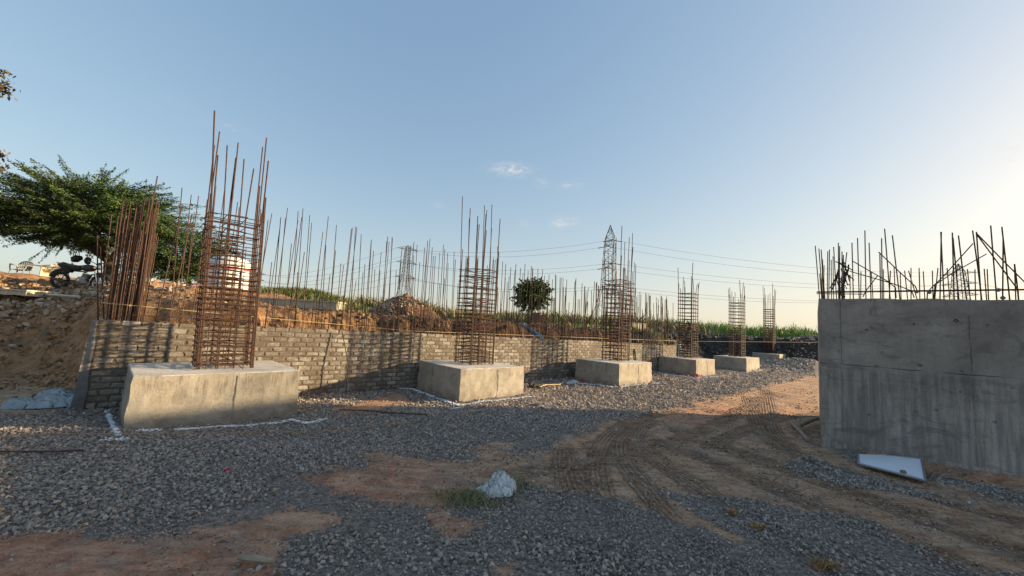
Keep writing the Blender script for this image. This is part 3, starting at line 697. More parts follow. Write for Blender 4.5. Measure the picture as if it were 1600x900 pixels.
# plastered end
mb = MB(); V = []
for i in range(9):
    z = -.1 + (wtop(0) + .1) * i / 8; b_ = .07 * (1 - i / 8)
    V += [[-.035 - b_ + RS.normal() * .004, -.03 - b_ * .5 + RS.normal() * .004, z], [.03 + RS.normal() * .006, -.014, z], [.03, .25, z], [-.04 - b_, .25, z]]
F_ = [(i * 4 + j, i * 4 + (j + 1) % 4, (i + 1) * 4 + (j + 1) % 4, (i + 1) * 4 + j) for i in range(8) for j in range(4)] + [(32, 33, 34, 35)]
tag(mb.add(V, F_).obj('plastered_end', PLASTER, wt), 'smooth grey mortar render over the wall end')
def brick_geo(L, H, seed):
    r = np.random.RandomState(seed); k = 10; out = []; 
    hx, hz_ = L / 2, H / 2
    ring = [(-1, -1), (-.4, -1), (.4, -1), (1, -1), (1, 0), (1, 1), (.4, 1), (-.4, 1), (-1, 1), (-1, 0)]
    V = []
    for d, ins in ((.02, 1.0), (-.001, 1.0), (-.0065, .90)):
        for (a, b) in ring:
            V.append([a * hx * (ins if ins == 1 else 1 - .012 / hx) + r.normal() * .006, d + (r.normal() * .002 if ins < 1 else 0), b * hz_ * (ins if ins == 1 else 1 - .010 / hz_) + r.normal() * .0048])
    V.append([0, -.008, 0]); c = 30
    F_ = [(l * k + i, l * k + (i + 1) % k, (l + 1) * k + (i + 1) % k, (l + 1) * k + i) for l in range(2) for i in range(k)] + [(20 + i, 20 + (i + 1) % k, c) for i in range(k)]
    return V, F_
bv = []
for i in range(14):
    mb = MB(); mb.add(*brick_geo(.214 + RS.uniform(-.012, .006), .072 + RS.uniform(-.006, .003), i)); bv.append(mb.mesh('brick', BRICK))
hv = []
for i in range(4):
    mb = MB(); mb.add(*brick_geo(.10, .071, 50 + i)); hv.append(mb.mesh('brick', BRICK))
rest = MB(); cnt = 0
courses = 15
plan = []
for r in range(courses):
    z = -.10 + CH * (r + .5); s = .04 + (BL * .5 if r % 2 else 0) * 1.0
    if r % 2: plan.append((.04 + .055, z, True))
    while s < WL - .12:
        zz = z * (wtop(s) + .1) / (wtop(0) + .1) + .002
        if zz + CH / 2 < wtop(s) + .03: plan.append((s + BL / 2, zz, False))
        s += BL
plan.sort(key=lambda q: (q[1] < .03, q[0]))
for (s, z, half) in plan:
    jz = RS.normal() * .003; js = RS.normal() * .006; ry = RS.normal() * .012
    if cnt < 298 and z > .0:
        o = link('brick', (hv if half else bv)[RS.randint(4 if half else 14)], wt, (s + js, .006 - abs(RS.normal()) * .002, z + jz)); o.rotation_euler = (0, ry, 0); cnt += 1
    else:
        g = brick_geo(.10 if half else .214 + RS.uniform(-.012, .006), .072 + RS.uniform(-.006, .003), RS.randint(9999))
        rest.add(np.array(g[0]) + [s + js, .006, z + jz], g[1], RS.uniform())
tag(rest.obj('brick_courses', BRICK2, wt, attr='tone'), kind='stuff')
# coping bumps of mortar between the starter bars
mb = MB()
for i in range(150):
    s = RS.uniform(.1, WL); mb.box((s, .10 + RS.normal() * .04, wtop(s) + .006), (RS.uniform(.05, .16), RS.uniform(.04, .1), .022), RS.uniform(0, 1), RS.normal() * .1)
tag(mb.obj('mortar_droppings', MORTAR, wt), kind='stuff')

# ------------------------------------------------------------------ wall reinforcement behind the bricks
unit = MB(); unit.tube([(0, 0, 0), (0, 0, .5), (0, 0, 1)], 1., 6); ubar = unit.mesh('vertical_bar', RUST)
def vbar(parent, x, y, z0, z1, r, lx=0, ly=0):
    o = link('vertical_bar', ubar, parent, (x, y, z0)); L = z1 - z0
    o.scale = (r, r, math.sqrt(L * L + lx * lx + ly * ly)); o.rotation_euler = Vector((lx, ly, L)).to_track_quat('Z', 'Y').to_euler(); return o
mt = thing('wall_reinforcement', (0, 0, 0), 'double row of tall rusty starter bars standing behind the whole brick wall', 'rebar')
hb = [3.85, 3.55, 3.3, 3.75, 3.2, 3.6, 2.9]
i = 0
for row, n0 in ((0, .42), (1, .72)):
    s = .9 + row * .07
    while s < 19.5 and i < 296:
        p = wl(s + RS.normal() * .02, n0 + RS.normal() * .02)
        top = (3.75 - .018 * s) + RS.choice([0, -.15, -.45, -.8, -.9, -1.3], p=[.30, .25, .17, .12, .08, .08]) + RS.normal() * .08
        fw = np.clip(np.linalg.norm(p) / 9, 1, 1.7)
        vbar(mt, p[0], p[1], -.05, top, .0070 * fw, RS.normal() * .07 - .03, RS.normal() * .07); i += 1
        s += .124 + .0006 * s
for z in (.5, 1.0, 1.42):
    MB().tube([np.array([*wl(s, .40), z + .01 * sin(s * 3)]) for s in np.linspace(.3, 19.2, 40)], .006, 4).obj('horizontal_bar', RUST, mt)
ct = thing('corner_rebar_bundle', (0, 0, 0), 'dense sheaf of rusty bars fanning up at the left corner of the brick wall', 'rebar')
for k in range(64):
    s = RS.uniform(.05, .50); n0 = RS.uniform(.32, .80); p = wl(s, n0)
    xx = (s - .05) / .45
    vbar(ct, p[0], p[1], 0, 3.0 + RS.uniform(-.4, .35) + .25 * xx, .0078, -.02 + .16 * (xx - .5) + RS.normal() * .035, RS.normal() * .04)
for (bx, by, tx, ty) in [(205, 500, 246, 275), (212, 500, 240, 300), (160, 495, 152, 368), (240, 500, 285, 320), (262, 500, 300, 336), (170, 495, 157, 385)]:
    b = hit(bx, by, wl(0, .6), E); t_ = hit(tx, ty, wl(0, .6), E)
    vbar(ct, b[0] + (b[0] - t_[0]) / (t_[2] - b[2]) * b[2], b[1], 0, t_[2], .0095, (t_[0] - b[0]) * t_[2] / (t_[2] - b[2]), (t_[1] - b[1]))
# guide string stretched above the wall
g0 = hit(160, 473, wl(0, -.03), E); g1 = hit(640, 517, wl(0, -.03), E); g2 = hit(1060, 533, wl(0, -.03), E); g3 = at(1276, 535, 21)
pts = [g0 + (g1 - g0) * t for t in np.linspace(0, 1, 12)] + [g1 + (g2 - g1) * t for t in np.linspace(.1, 1, 10)] + [g2 + (g3 - g2) * t for t in np.linspace(.1, 1, 8)]
tag(MB().tube(pts, [.0042 * max(1, p[1] / 11) for p in pts], 5).obj('guide_string', STRING), 'pale builder string stretched level just above the brick wall', 'string')
# marker rods near the wall
rb = gp(540, 616); rt_ = hit(534, 517, rb[:2], np.array([1., 0])); 
t = thing('marker_rod', (rb[0], rb[1], hz(rb[0], rb[1])), 'single thin rusty rod standing in gravel against the brick wall, left of second footing', 'rod')
MB().tube([(0, 0, -.1), (.005, .0, .6), (rt_[0] - rb[0], .01, 1.3)], .0095, 6).obj('rod', RUST, t)

# ------------------------------------------------------------------ concrete tank on the right
tt = thing('concrete_tank', (*TA, 0), 'tall unfinished grey concrete tank wall on the right with bars sticking out on top', 'tank', rz=math.atan2(TE[1], TE[0]))
def wallgrid(L, z0, z1, y0, thick, ds, dzz, seed, wob=.006, x0=0, topw=.0):
    nx_ = int(L / ds) + 1; nz = int((z1 - z0) / dzz) + 1; V = []; xs_ = np.linspace(x0, x0 + L, nx_); zs = np.linspace(z0, z1, nz)
    for i, z in enumerate(zs):
        for x in xs_:
            w = (fbm(np.array([x * 1.1 + seed]), np.array([z * 1.4]), 3)[0] - .5) * wob * 4 + (fbm(np.array([x * 6 + seed]), np.array([z * 6]), 9)[0] - .5) * wob
            zz = z + ((vnoise(np.array([x * 4.]), np.array([seed + 0.]), 2)[0] - .5) * topw if i == nz - 1 else 0)
            V.append([x, y0 + w, zz])
    F_ = [(j * nx_ + i, j * nx_ + i + 1, (j + 1) * nx_ + i + 1, (j + 1) * nx_ + i) for j in range(nz - 1) for i in range(nx_ - 1)]
    nb = len(V)
    # rim + back
    top = [(nz - 1) * nx_ + i for i in range(nx_)]
    for i in range(nx_): V.append([xs_[i], y0 + thick, V[top[i]][2]])
    F_ += [(top[i], top[i + 1], nb + i + 1, nb + i) for i in range(nx_ - 1)]
    b2 = len(V); V += [[xs_[0], y0 + thick, z0], [xs_[-1], y0 + thick, z0]]
    F_.append(tuple([nb + i for i in range(nx_)][::-1] + [b2, b2 + 1]))
    F_.append(tuple([j * nx_ for j in range(nz)] + [nb, b2])); F_.append(tuple([j * nx_ + nx_ - 1 for j in range(nz)][::-1] + [b2 + 1, nb + nx_ - 1]))
    return V, F_
TH = 2.33
MB().add(*wallgrid(9.5, 1.305, TH, .012, .24, .055, .055, 3, .006, topw=.03)).obj('upper_lift', TANKC, tt)
MB().add(*wallgrid(9.5, -.2, 1.30, -.008, .26, .055, .055, 8, .005, topw=.02)).obj('lower_lift', TANKC, tt)
MB().add(*wallgrid(9.6, -.2, .115, -.04, .06, .055, .055, 15, .012, x0=0.01, topw=.06)).obj('kicker', TANKC, tt)
# left and back walls
mb = MB(); mb.box((.115, 1.85, TH / 2 - .1), (.23, 3.18, TH + .18)); mb.obj('side_wall', TANKC, tt)
mb = MB(); mb.box((4.9, 3.33, TH / 2 - .1), (9.3, .23, TH + .16)); mb.obj('back_wall', TANKC, tt)
# vertical panel seams and tie holes
mb = MB()
for s, z0_, z1_ in ((.27, 1.31, 2.3), (1.62, 1.33, 2.1), (3.4, 1.31, 2.3)):
    zs = np.linspace(z0_, z1_, 16); mb.tube([(s + RS.normal() * .004, .006, z) for z in zs], [.0012 + .0015 * abs(RS.normal()) for _ in zs], 5)
for s in (.27, .55, 1.62):
    zs = np.linspace(.1, 1.2, 18); mb.tube([(s + RS.normal() * .003, -.009, z) for z in zs], .0014, 5)
mb.obj('panel_seam', simple('joint_shadow', (.10, .09, .08), .95), tt)
for (px, py) in [(1354, 515), (1428, 506), (1494, 501), (1543, 508), (1438, 571), (1503, 580), (1379, 551), (1432, 644), (1554, 659), (1357, 647), (1462, 640), (1370, 572), (1500, 612)]:
    P = hit(px, py, TA, TE); s = (P[:2] - TA) @ TE
    r_ = RS.uniform(.010, .018)
    mb = MB(); V = [[s + r_ * cos(q) * RS.uniform(.8, 1.5), -.012 if P[2] < 1.3 else .004, P[2] + r_ * sin(q) * RS.uniform(.7, 1.3)] for q in np.linspace(0, 2 * pi, 9)[:-1]]
    V.append([s, .02, P[2]]); mb.add(V, [(i, (i + 1) % 8, 8) for i in range(8)]); mb.obj('tie_hole', DSTEEL, tt)
# bars above the tank; frame of the crop they were measured on
def cp(x, y): return 1260 + x / 4.706, 340 + y / 4.706
MI = tt.matrix_world  # identity until update: bars are built in world and parented to a plain empty instead
bt = tt
def TW(P):  # world -> tank local
    d = np.array(P[:2]) - TA; return np.array([d @ TE, d @ TN, P[2]])
tall = [(98, 575, 65, 207), (120, 580, 92, 228), (137, 575, 108, 235), (152, 575, 157, 248), (163, 575, 170, 235), (222, 575, 200, 215), (236, 575, 235, 185), (240, 575, 245, 210), (345, 585, 335, 185), (388, 585, 376, 150),
        (437, 585, 430, 95), (475, 588, 461, 185), (545, 590, 540, 265), (557, 590, 553, 152), (617, 592, 575, 82), (690, 598, 632, 130), (980, 602, 992, 105), (1012, 602, 988, 105), (1085, 600, 1073, 110),
        (1122, 600, 1078, 150), (1180, 600, 1118, 132), (1290, 595, 1222, 95), (1285, 595, 1250, 105), (1400, 595, 1355, 58), (1440, 595, 1447, 150), (1495, 592, 1437, 68),
        (262, 575, 262, 250), (270, 575, 272, 275), (255, 575, 297, 255), (248, 575, 240, 300), (280, 575, 270, 330), (1560, 590, 1530, 340)]
for i, (bx, by, tx, ty) in enumerate(tall):
    off = .06 + .1 * (i % 2); base = TA + TN * off
    b = TW(hit(*cp(bx, by), base, TE)); t_ = TW(hit(*cp(tx, ty), base, TE)); b[2] = TH - .05
    MB().tube([b, (b + t_) / 2 + [0, RS.normal() * .006, 0], t_], .0078, 6).obj('vertical_bar', DSTEEL, bt)
short = [(185, 570, 183, 310), (200, 570, 196, 285), (322, 580, 322, 420), (400, 585, 402, 395), (490, 588, 478, 400), (570, 590, 566, 380), (610, 592, 618, 390), (655, 592, 645, 360), (697, 598, 690, 400), (745, 600, 723, 390),
         (770, 600, 770, 370), (815, 602, 752, 390), (835, 600, 829, 370), (872, 600, 860, 395), (945, 600, 968, 370), (932, 600, 927, 390), (1055, 600, 1035, 370), (1205, 598, 1185, 378), (1245, 598, 1240, 380), (1325, 595, 1308, 375), (1340, 595, 1330, 378), (1540, 592, 1530, 340)]
for i, (bx, by, tx, ty) in enumerate(short):
    base = TA + TN * (3.3 + .06 * (i % 2)); b = TW(hit(*cp(bx, by), base, TE)); t_ = TW(hit(*cp(tx, ty), base, TE))
    dirr = (b - t_) / (t_[2] - b[2]); b = b + dirr * (b[2] - TH + .06)
    MB().tube([b, t_], .010, 5).obj('vertical_bar', DSTEEL, bt)
for k in range(14):   # the hidden side wall carries its own bars
    y_ = .4 + k * .2; hh = TH + RS.uniform(.35, .95)
    MB().tube([(.08, y_, TH - .05), (.08 + RS.normal() * .02, y_ + RS.normal() * .03, hh)], .008, 5).obj('vertical_bar', DSTEEL, bt)
for k in range(20):   # and the front wall past the frame
    x_ = 2.45 + k * .35; MB().tube([(x_, .1, TH - .05), (x_ + RS.normal() * .05, .1, TH + RS.uniform(.5, 1.0))], .008, 5).obj('vertical_bar', DSTEEL, bt)
bent = [[(660, 592), (655, 515), (600, 470), (340, 320)], [(793, 590), (775, 540), (650, 490), (320, 395)], [(818, 545), (800, 505), (690, 405), (530, 252)], [(888, 600), (890, 550), (925, 510), (1010, 430), (1225, 190)],
        [(938, 600), (945, 495), (1080, 405), (1325, 267)], [(1560, 595), (1555, 530), (1480, 430), (1250, 120)], [(1700, 560), (1600, 470), (1440, 310), (1250, 115)], [(415, 585), (440, 535), (525, 425)]]
for i, pl in enumerate(bent):
    base = TA + TN * (.04 + .03 * (i % 3)); MB().tube([TW(hit(*cp(*q), base, TE)) for q in pl], .0075, 6).obj('bent_bar', DSTEEL, bt)
for y0_, y1_, off in ((545, 527, .03), (552, 533, .05)):
    base = TA + TN * off; a_ = TW(hit(*cp(75, y0_), base, TE)); b_ = TW(hit(*cp(1600, y1_), base, TE)); MB().tube([a_, (a_ + b_) / 2, b_, b_ + (b_ - a_) * 1.5], .007, 5).obj('horizontal_bar', DSTEEL, bt)
a_ = TW(hit(*cp(75, 560), TA + TN * .1, TE)); b_ = TW(hit(*cp(420, 563), TA + TN * .1, TE)); MB().tube([a_, b_], .007, 5).obj('horizontal_bar', DSTEEL, bt)
for q in ((810, 545), (903, 550), (1410, 533), (1445, 590)):
    c_l = TW(hit(*cp(*q), TA + TN * .03, TE)); mb = MB(); mb.lathe([(.001, -.014), (.022, -.014), (.026, 0), (.022, .014), (.001, .014)], 10); o = mb.obj('cover_block', PLASTER, tt, loc=c_l); o.rotation_euler = (pi / 2, 0, 0)
# rusty tangle tied to the corner bars
mb = MB()
for k in range(26):
    p = TW(hit(*cp(RS.uniform(225, 300), RS.uniform(330, 560)), TA + TN * .12, TE)); mb.tube([p, p + RS.normal(0, .035, 3), p + RS.normal(0, .06, 3) - [0, 0, .05]], .007, 4)
for x0_, y0_, x1_, y1_ in ((175, 520, 240, 370), (180, 545, 235, 400), (300, 380, 250, 560), (320, 470, 265, 330), (310, 345, 290, 430)):
    mb.tube([TW(hit(*cp(x0_, y0_), TA + TN * .12, TE)), TW(hit(*cp((x0_ + x1_) / 2 + 8, (y0_ + y1_) / 2), TA + TN * .15, TE)), TW(hit(*cp(x1_, y1_), TA + TN * .12, TE))], .011, 5)
tag(mb.obj('wire_tangle', DSTEEL, tt), kind='stuff')

# ------------------------------------------------------------------ power line
def pylon(name, x, y, z0, top, arms, label, aw, adir, base, waist, armlen):
    t = thing('lattice_pylon', (x, y, z0), label, 'pylon', 'lattice pylons', rz=adir)
    H_ = top - z0; k = 1. * (y / 185)
    def half(z):
        zw = arms[-1] - z0 - 1; zt_ = arms[0] - z0 + 2
        if z < zw: return base / 2 + (waist * .78 - base / 2) * (z / zw) ** .8
        if z < zt_: return waist * .78 + (waist / 2 - waist * .78) * (z - zw) / (zt_ - zw)
        return waist / 2 * max(.04, (H_ - z) / (H_ - zt_))
    zs = [0]; 
    while zs[-1] < H_ - 1: zs.append(min(H_, zs[-1] + max(1.7, half(zs[-1]) * 1.5)))
    for sx, sy in ((-1, -1), (1, -1), (1, 1), (-1, 1)):
        MB().tube([(sx * half(z), sy * half(z), z) for z in zs], .16 * k, 4).obj('leg', PYLON, t)
    mb = MB()
    for i in range(len(zs) - 1):
        a, b = half(zs[i]), half(zs[i + 1]); c4 = [(-1, -1), (1, -1), (1, 1), (-1, 1)]
        for j in range(4):
            p, q = c4[j], c4[(j + 1) % 4]
            mb.tube([(p[0] * a, p[1] * a, zs[i]), (q[0] * b, q[1] * b, zs[i + 1])], .075 * k, 3, False); mb.tube([(q[0] * a, q[1] * a, zs[i]), (p[0] * b, p[1] * b, zs[i + 1])], .075 * k, 3, False)
            mb.tube([(p[0] * a, p[1] * a, zs[i]), (q[0] * a, q[1] * a, zs[i])], .07 * k, 3, False)
    mb.obj('bracing', PYLON, t)
    tips = []
    for z in arms:
        zz = z - z0; h = half(zz)
        for sg in (-1, 1):
            L = armlen; mb = MB(); tip = (sg * L, 0, zz)
            for sy in (-1, 1):
                mb.tube([(sg * h, sy * h, zz), tip], .10 * k, 3, False); mb.tube([(sg * h, sy * h, zz + 1.9), tip], .10 * k, 3, False)
            for f_ in (.3, .6):
                xx = sg * (h + (L - h) * f_); w_ = h * (1 - f_)
                for sy in (-1, 1): mb.tube([(xx, sy * w_, zz), (xx, sy * w_, zz + 1.9 * (1 - f_))], .07 * k, 3, False)
                mb.tube([(xx, -w_, zz), (xx, w_, zz)], .07 * k, 3, False)
            mb.obj('cross_arm', PYLON, t)
            tips.append(np.array([x + cos(adir) * sg * L, y + sin(adir) * sg * L, z]))
    return t, tips
def P_(px, Y, ys): return [at(px, q, Y) for q in ys]
p1 = P_(953, 185, (352, 380, 415, 449)); p2 = P_(637, 240, (386, 390, 411, 434)); p3 = P_(1498, 250, (412, 428, 444, 462)); p0 = P_(404, 520, (424, 428, 438, 448))
py1, t1 = pylon('a', p1[1][0], 185, 1.5, p1[0][2], [q[2] for q in p1[1:]], 'tall lattice pylon behind the third footing cage', 1, radians(86), 17, 4.3, 7.2)
py2, t2 = pylon('b', p2[1][0], 240, 1.5, p2[0][2] + 1, [q[2] for q in p2[1:]], 'smaller pale pylon rising behind the soil and rubble heap', 1, radians(40), 13, 2.3, 7.0)
py3, t3 = pylon('c', p3[1][0], 250, 1.5, p3[0][2], [q[2] for q in p3[1:]], 'faint pylon seen through the bars above the concrete tank', 1, radians(100), 15, 4.0, 9)
py0, t0 = pylon('d', p0[1][0], 520, 1.5, p0[0][2], [q[2] for q in p0[1:]], 'far small pylon beyond the left footing cage', 1, radians(40), 12, 3.4, 8)
t9 = [q + np.array([230, 60, 0]) for q in t3]
def pair(ts, rev): return ts
lev = ['top', 'middle', 'bottom']; side = ['nearer', 'farther']
def span(ta, tb, sag, name, dead=True):
    for i in range(6):
        a, b = ta[i], tb[i]; P = []
        for t in np.linspace(0, 1, 25):
            q = a + (b - a) * t; q = q.copy(); q[2] -= sag * 4 * t * (1 - t); P.append(q)
        o = MB().tube(P, [.055 * max(.6, p[1] / 185) for p in P], 3, False).obj('power_cable', WIRE); tag(o, f'{lev[i // 2]} level conductor, {side[i % 2]} side, on the span {name}', 'power cable', 'power line conductors')
        if dead:
            d = (P[2] - P[0]); d /= np.linalg.norm(d); MB().tube([P[0] + [0, 0, .0], P[0] + d * 4.6 + [0, 0, -.25]], .17, 5).obj('insulator_string', INSUL, o)
            MB().tube([P[3], P[3] + [0, 0, .01]], .01, 3).obj('spacer', WIRE, o) if False else None
span(t1, t2, 4.5, 'left of the tall pylon'); span(t1, t3, 5.5, 'right of the tall pylon'); span(t2, t0, 9, 'left of the smaller pale pylon', False); span(t3, t9, 5, 'right of the faint pylon', False)
for i, tp in enumerate(t1):   # jumper loops
    MB().tube([tp - np.array(py1.location) @ np.eye(3) * 0 + [0, 0, -.2], tp + [-3.4, .0, -1.2]], .05, 3, False) if False else None

# ------------------------------------------------------------------ vegetation
def blades(pts, hgt, wid, mat, name, parent=None, lean=.35, tone=None):
    n = len(pts); az = RS.uniform(0, 2 * pi, n); b = np.stack([cos_(az), sin_(az), np.zeros(n)], 1) * np.asarray(wid)[:, None] * .5
    ln = np.stack([RS.normal(0, lean, n), RS.normal(0, lean, n), np.zeros(n)], 1) * np.asarray(hgt)[:, None]
    mid = pts + ln * .35 + np.array([0, 0, 1.]) * (np.asarray(hgt) * .6)[:, None]; tip = pts + ln + np.array([0, 0, 1.]) * np.asarray(hgt)[:, None]
    V = np.stack([pts - b, pts + b, mid + b * .8, mid - b * .8, tip], 1).reshape(-1, 3); o_ = np.arange(n)[:, None] * 5
    F_ = np.concatenate([o_ + [0, 1, 2], o_ + [0, 2, 3], o_ + [3, 2, 4]])
    me = fast_mesh(name, V, F_, mat); a = me.attributes.new('tone', 'FLOAT', 'POINT')
    tn = RS.uniform(0, 1, n) if tone is None else tone
    a.data.foreach_set('value', np.repeat(tn, 5).astype(np.float32)); return link(name, me, parent)
cos_ = np.cos; sin_ = np.sin
# sugar cane strip
n = 15000; X = RS.uniform(4, 95, n); Y = 52 + RS.uniform(0, 9, n) + X * .02
clump = vnoise(X * .8, Y * .8, 12); hg = 1.15 + 1.0 * clump + RS.normal(0, .35, n)
tag(blades(np.stack([X, Y, height(X, Y) * .98], 1), hg, RS.uniform(.10, .22, n), CANE, 'sugar_cane', lean=.22), 'bright green strip of tall cane on the far horizon', 'crop', kind='stuff')
n = 9000; X = RS.uniform(-14, 16, n); Y = 30 + RS.uniform(0, 16, n)
hg = (.5 + .9 * vnoise(X * .5, Y * .5, 77)) + RS.normal(0, .15, n)
tag(blades(np.stack([X, Y, height(X, Y)], 1), np.abs(hg), RS.uniform(.05, .16, n), DRY, 'scrub', lean=.5), 'olive scrub and dry weeds behind the dug bank', 'scrub', kind='stuff')
n = 5200; X = -8.6 + RS.normal(0, 1.3, n); Y = 16.0 + RS.normal(0, .9, n)
tag(blades(np.stack([X, Y, height(X, Y)], 1), RS.uniform(.08, .3, n), RS.uniform(.015, .04, n), MGR, 'mound_grass', lean=.5), 'short green grass on the low mound behind the bars', 'grass', kind='stuff')
n = 1500; c0 = wl(22, 4.4); X = c0[0] + RS.normal(0, 3, n); Y = c0[1] + RS.normal(0, 1.5, n)
tag(blades(np.stack([X, Y, height(X, Y)], 1), RS.uniform(.08, .3, n), RS.uniform(.03, .06, n), CANE, 'bank_grass', lean=.6), 'thin grass along the crest of the dark bank', 'grass', kind='stuff')
# grass round the sack
n = 1250; q = RS.normal(0, 1, (n, 2)); c0 = gp(735, 783); X = c0[0] + q[:, 0] * .16 + .0; Y = c0[1] + q[:, 1] * .09; c1 = gp(812, 762); X[:250] = c1[0] + q[:250, 0] * .07; Y[:250] = c1[1] + q[:250, 1] * .06
tag(blades(np.stack([X, Y, height(X, Y)], 1), RS.uniform(.02, .085, n), RS.uniform(.003, .008, n), DRY, 'weed_tuft', lean=1.1), 'low olive weeds around the crumpled white sack', 'weeds', kind='stuff')

def leafcloud(pts, size, mat, name, parent, tone=None, flat=.5):
    n = len(pts); a1 = RS.normal(size=(n, 3)); a1 /= np.linalg.norm(a1, axis=1)[:, None]; a2 = RS.normal(size=(n, 3)); a2[:, 2] *= 1 - flat; a2 -= (a2 * a1).sum(1)[:, None] * a1; a2 /= np.linalg.norm(a2, axis=1)[:, None] + 1e-9
    a1[:, 2] *= 1 - flat
    s1 = (np.asarray(size) * RS.uniform(.6, 1.3, n))[:, None]; a1 = a1 * s1; a2 = a2 * s1 * .42
    V = np.stack([pts - a1, pts + a2, pts + a1, pts - a2], 1).reshape(-1, 3); F_ = np.arange(n * 4).reshape(-1, 4)
    me = fast_mesh(name, V, F_, mat); a = me.attributes.new('tone', 'FLOAT', 'POINT'); tn = RS.uniform(0, 1, n) if tone is None else tone
    a.data.foreach_set('value', np.repeat(tn, 4).astype(np.float32)); return link(name, me, parent)
def acacia(name, base, crown_c, rad, nspray, label, trunk_r, seed, leafn=90, poke=1.0, group=None):
    global RS
    keep = RS; RS = np.random.RandomState(seed)
    t = thing('acacia_tree', base, label, 'tree', group); c_ = np.array(crown_c) - base; rad = np.array(rad)
    tr = MB(); fork = c_ * [.12, .12, 0] + [0, 0, c_[2] * .35]
    tr.tube([(0, 0, -.3), fork * .5 + RS.normal(0, .06, 3), fork], [trunk_r * 1.25, trunk_r, trunk_r * .8], 8); tr.obj('trunk', BARK, t, smooth=True)
    mains = []
    for i in range(9):
        q = 2 * pi * i / 9 + RS.uniform(-.3, .3); e_ = c_ + rad * [cos(q) * .62, sin(q) * .62, RS.uniform(-.35, .35)]
        m1 = fork + (e_ - fork) * .5 + [0, 0, .12 * rad[2]] + RS.normal(0, .15, 3); P = [fork, m1, e_]; mains.append(P)
        MB().tube(P, [trunk_r * .55, trunk_r * .32, trunk_r * .12], 6).obj('limb', BARK, t, smooth=True)
    tw = MB(); L_ = []; T_ = []
    for i in range(nspray):
        d = RS.normal(size=3); d /= np.linalg.norm(d); rr = RS.uniform(.35, 1.) ** .5
        p = c_ + rad * d * rr * .86; 
        if p[2] < c_[2] - rad[2] * .62: p[2] = c_[2] - rad[2] * RS.uniform(.4, .62)
        out = d * [1, 1, .22]; out /= np.linalg.norm(out) + 1e-9
        ln_ = RS.uniform(.5, 1.15) * poke * min(rad[0], 2.4) * .36; tip = p + out * ln_ + [0, 0, RS.uniform(-.08, .14) * ln_]
        mid = (p + tip) / 2 + [0, 0, .06 * ln_]; tw.tube([p, mid, tip], [.016, .010, .004], 3, False)
        if i % 3 == 0:
            M_ = mains[RS.randint(9)]; tw.tube([M_[1] + (M_[2] - M_[1]) * RS.uniform(0, 1), (M_[2] + p) / 2, p], [.03, .022, .014], 3, False)
        k = leafn; u = RS.uniform(-.1, 1, k) ; side_ = np.cross(out, [0, 0, 1]); side_ /= np.linalg.norm(side_) + 1e-9
        wd = .10 * ln_ * (1.05 - np.clip(u, 0, 1)) * 1.6
        q = p + (tip - p) * u[:, None] + side_ * (RS.normal(0, 1, k) * wd)[:, None] + np.array([0, 0, 1.]) * (RS.normal(0, .03, k) * (1 + 1.2 * (1 - u)))[:, None]
        L_.append(q); T_.append(np.clip(RS.normal(.35 + .35 * RS.uniform(-1, 1), .18, k), 0, 1))
    tw.obj('twigs', BARK, t)
    L_ = np.concatenate(L_); T_ = np.concatenate(T_)
    # dense inner mass
    k = int(nspray * leafn * .8); d = RS.normal(size=(k, 3)); d /= np.linalg.norm(d, axis=1)[:, None]; q = c_ + rad * d * (RS.uniform(0, 1, k) ** .4 * .82)[:, None]
    g = fbm(q[:, 0] * 1.6 + q[:, 1], q[:, 2] * 2.6, seed); q = q[g > .38]
    L_ = np.concatenate([L_, q]); T_ = np.concatenate([T_, RS.uniform(0, .55, len(q))])
    leafcloud(L_, np.full(len(L_), .047), LEAF, 'crown', t, T_, .55)
    RS = keep; return t
bz = at(172, 448, 17); bz[2] = hz(bz[0], bz[1])
acacia('acacia', bz, at(126, 338, 17), (4.7, 2.6, 1.85), 620, 'large dark acacia tree with low spreading feathery crown at the left', .22, 5, 150, 1.5)
b2 = at(268, 450, 16); b2[2] = hz(b2[0], b2[1])
acacia('acacia', b2, at(285, 402, 16), (2.0, 1.6, 1.45), 190, 'lower acacia behind the left rebar cage, joined to the big tree', .14, 9, 130, 1.3)
b3 = at(832, 497, 22); b3[2] = hz(b3[0], b3[1])
# small round tree
t = thing('small_tree', b3, 'small round dark green tree alone behind the rebar rows', 'tree')
cc = at(832, 461, 22) - b3; MB().tube([(0, 0, -.2), cc * .4, cc], [.11, .09, .05], 6).obj('trunk', BARK, t)
tw = MB(); n = 420; PT = []
for i in range(n):
    d = RS.normal(size=3); d /= np.linalg.norm(d); r0 = RS.uniform(.1, .95); p = cc + d * r0 * np.array([.95, .9, .8]); tip = p + d * RS.uniform(.2, .5) + [0, 0, -.04]
    (tw.tube([p, tip], .005, 3, False) if i % 3 == 0 else None)
    for u_ in np.linspace(0, 1, 34): PT.append(p + (tip - p) * u_ + RS.normal(0, .035, 3))
tw.obj('twigs', BARK, t); PT = np.array(PT); leafcloud(PT, np.full(len(PT), .075), LEAF, 'crown', t, RS.uniform(0, .8, len(PT)), .1)
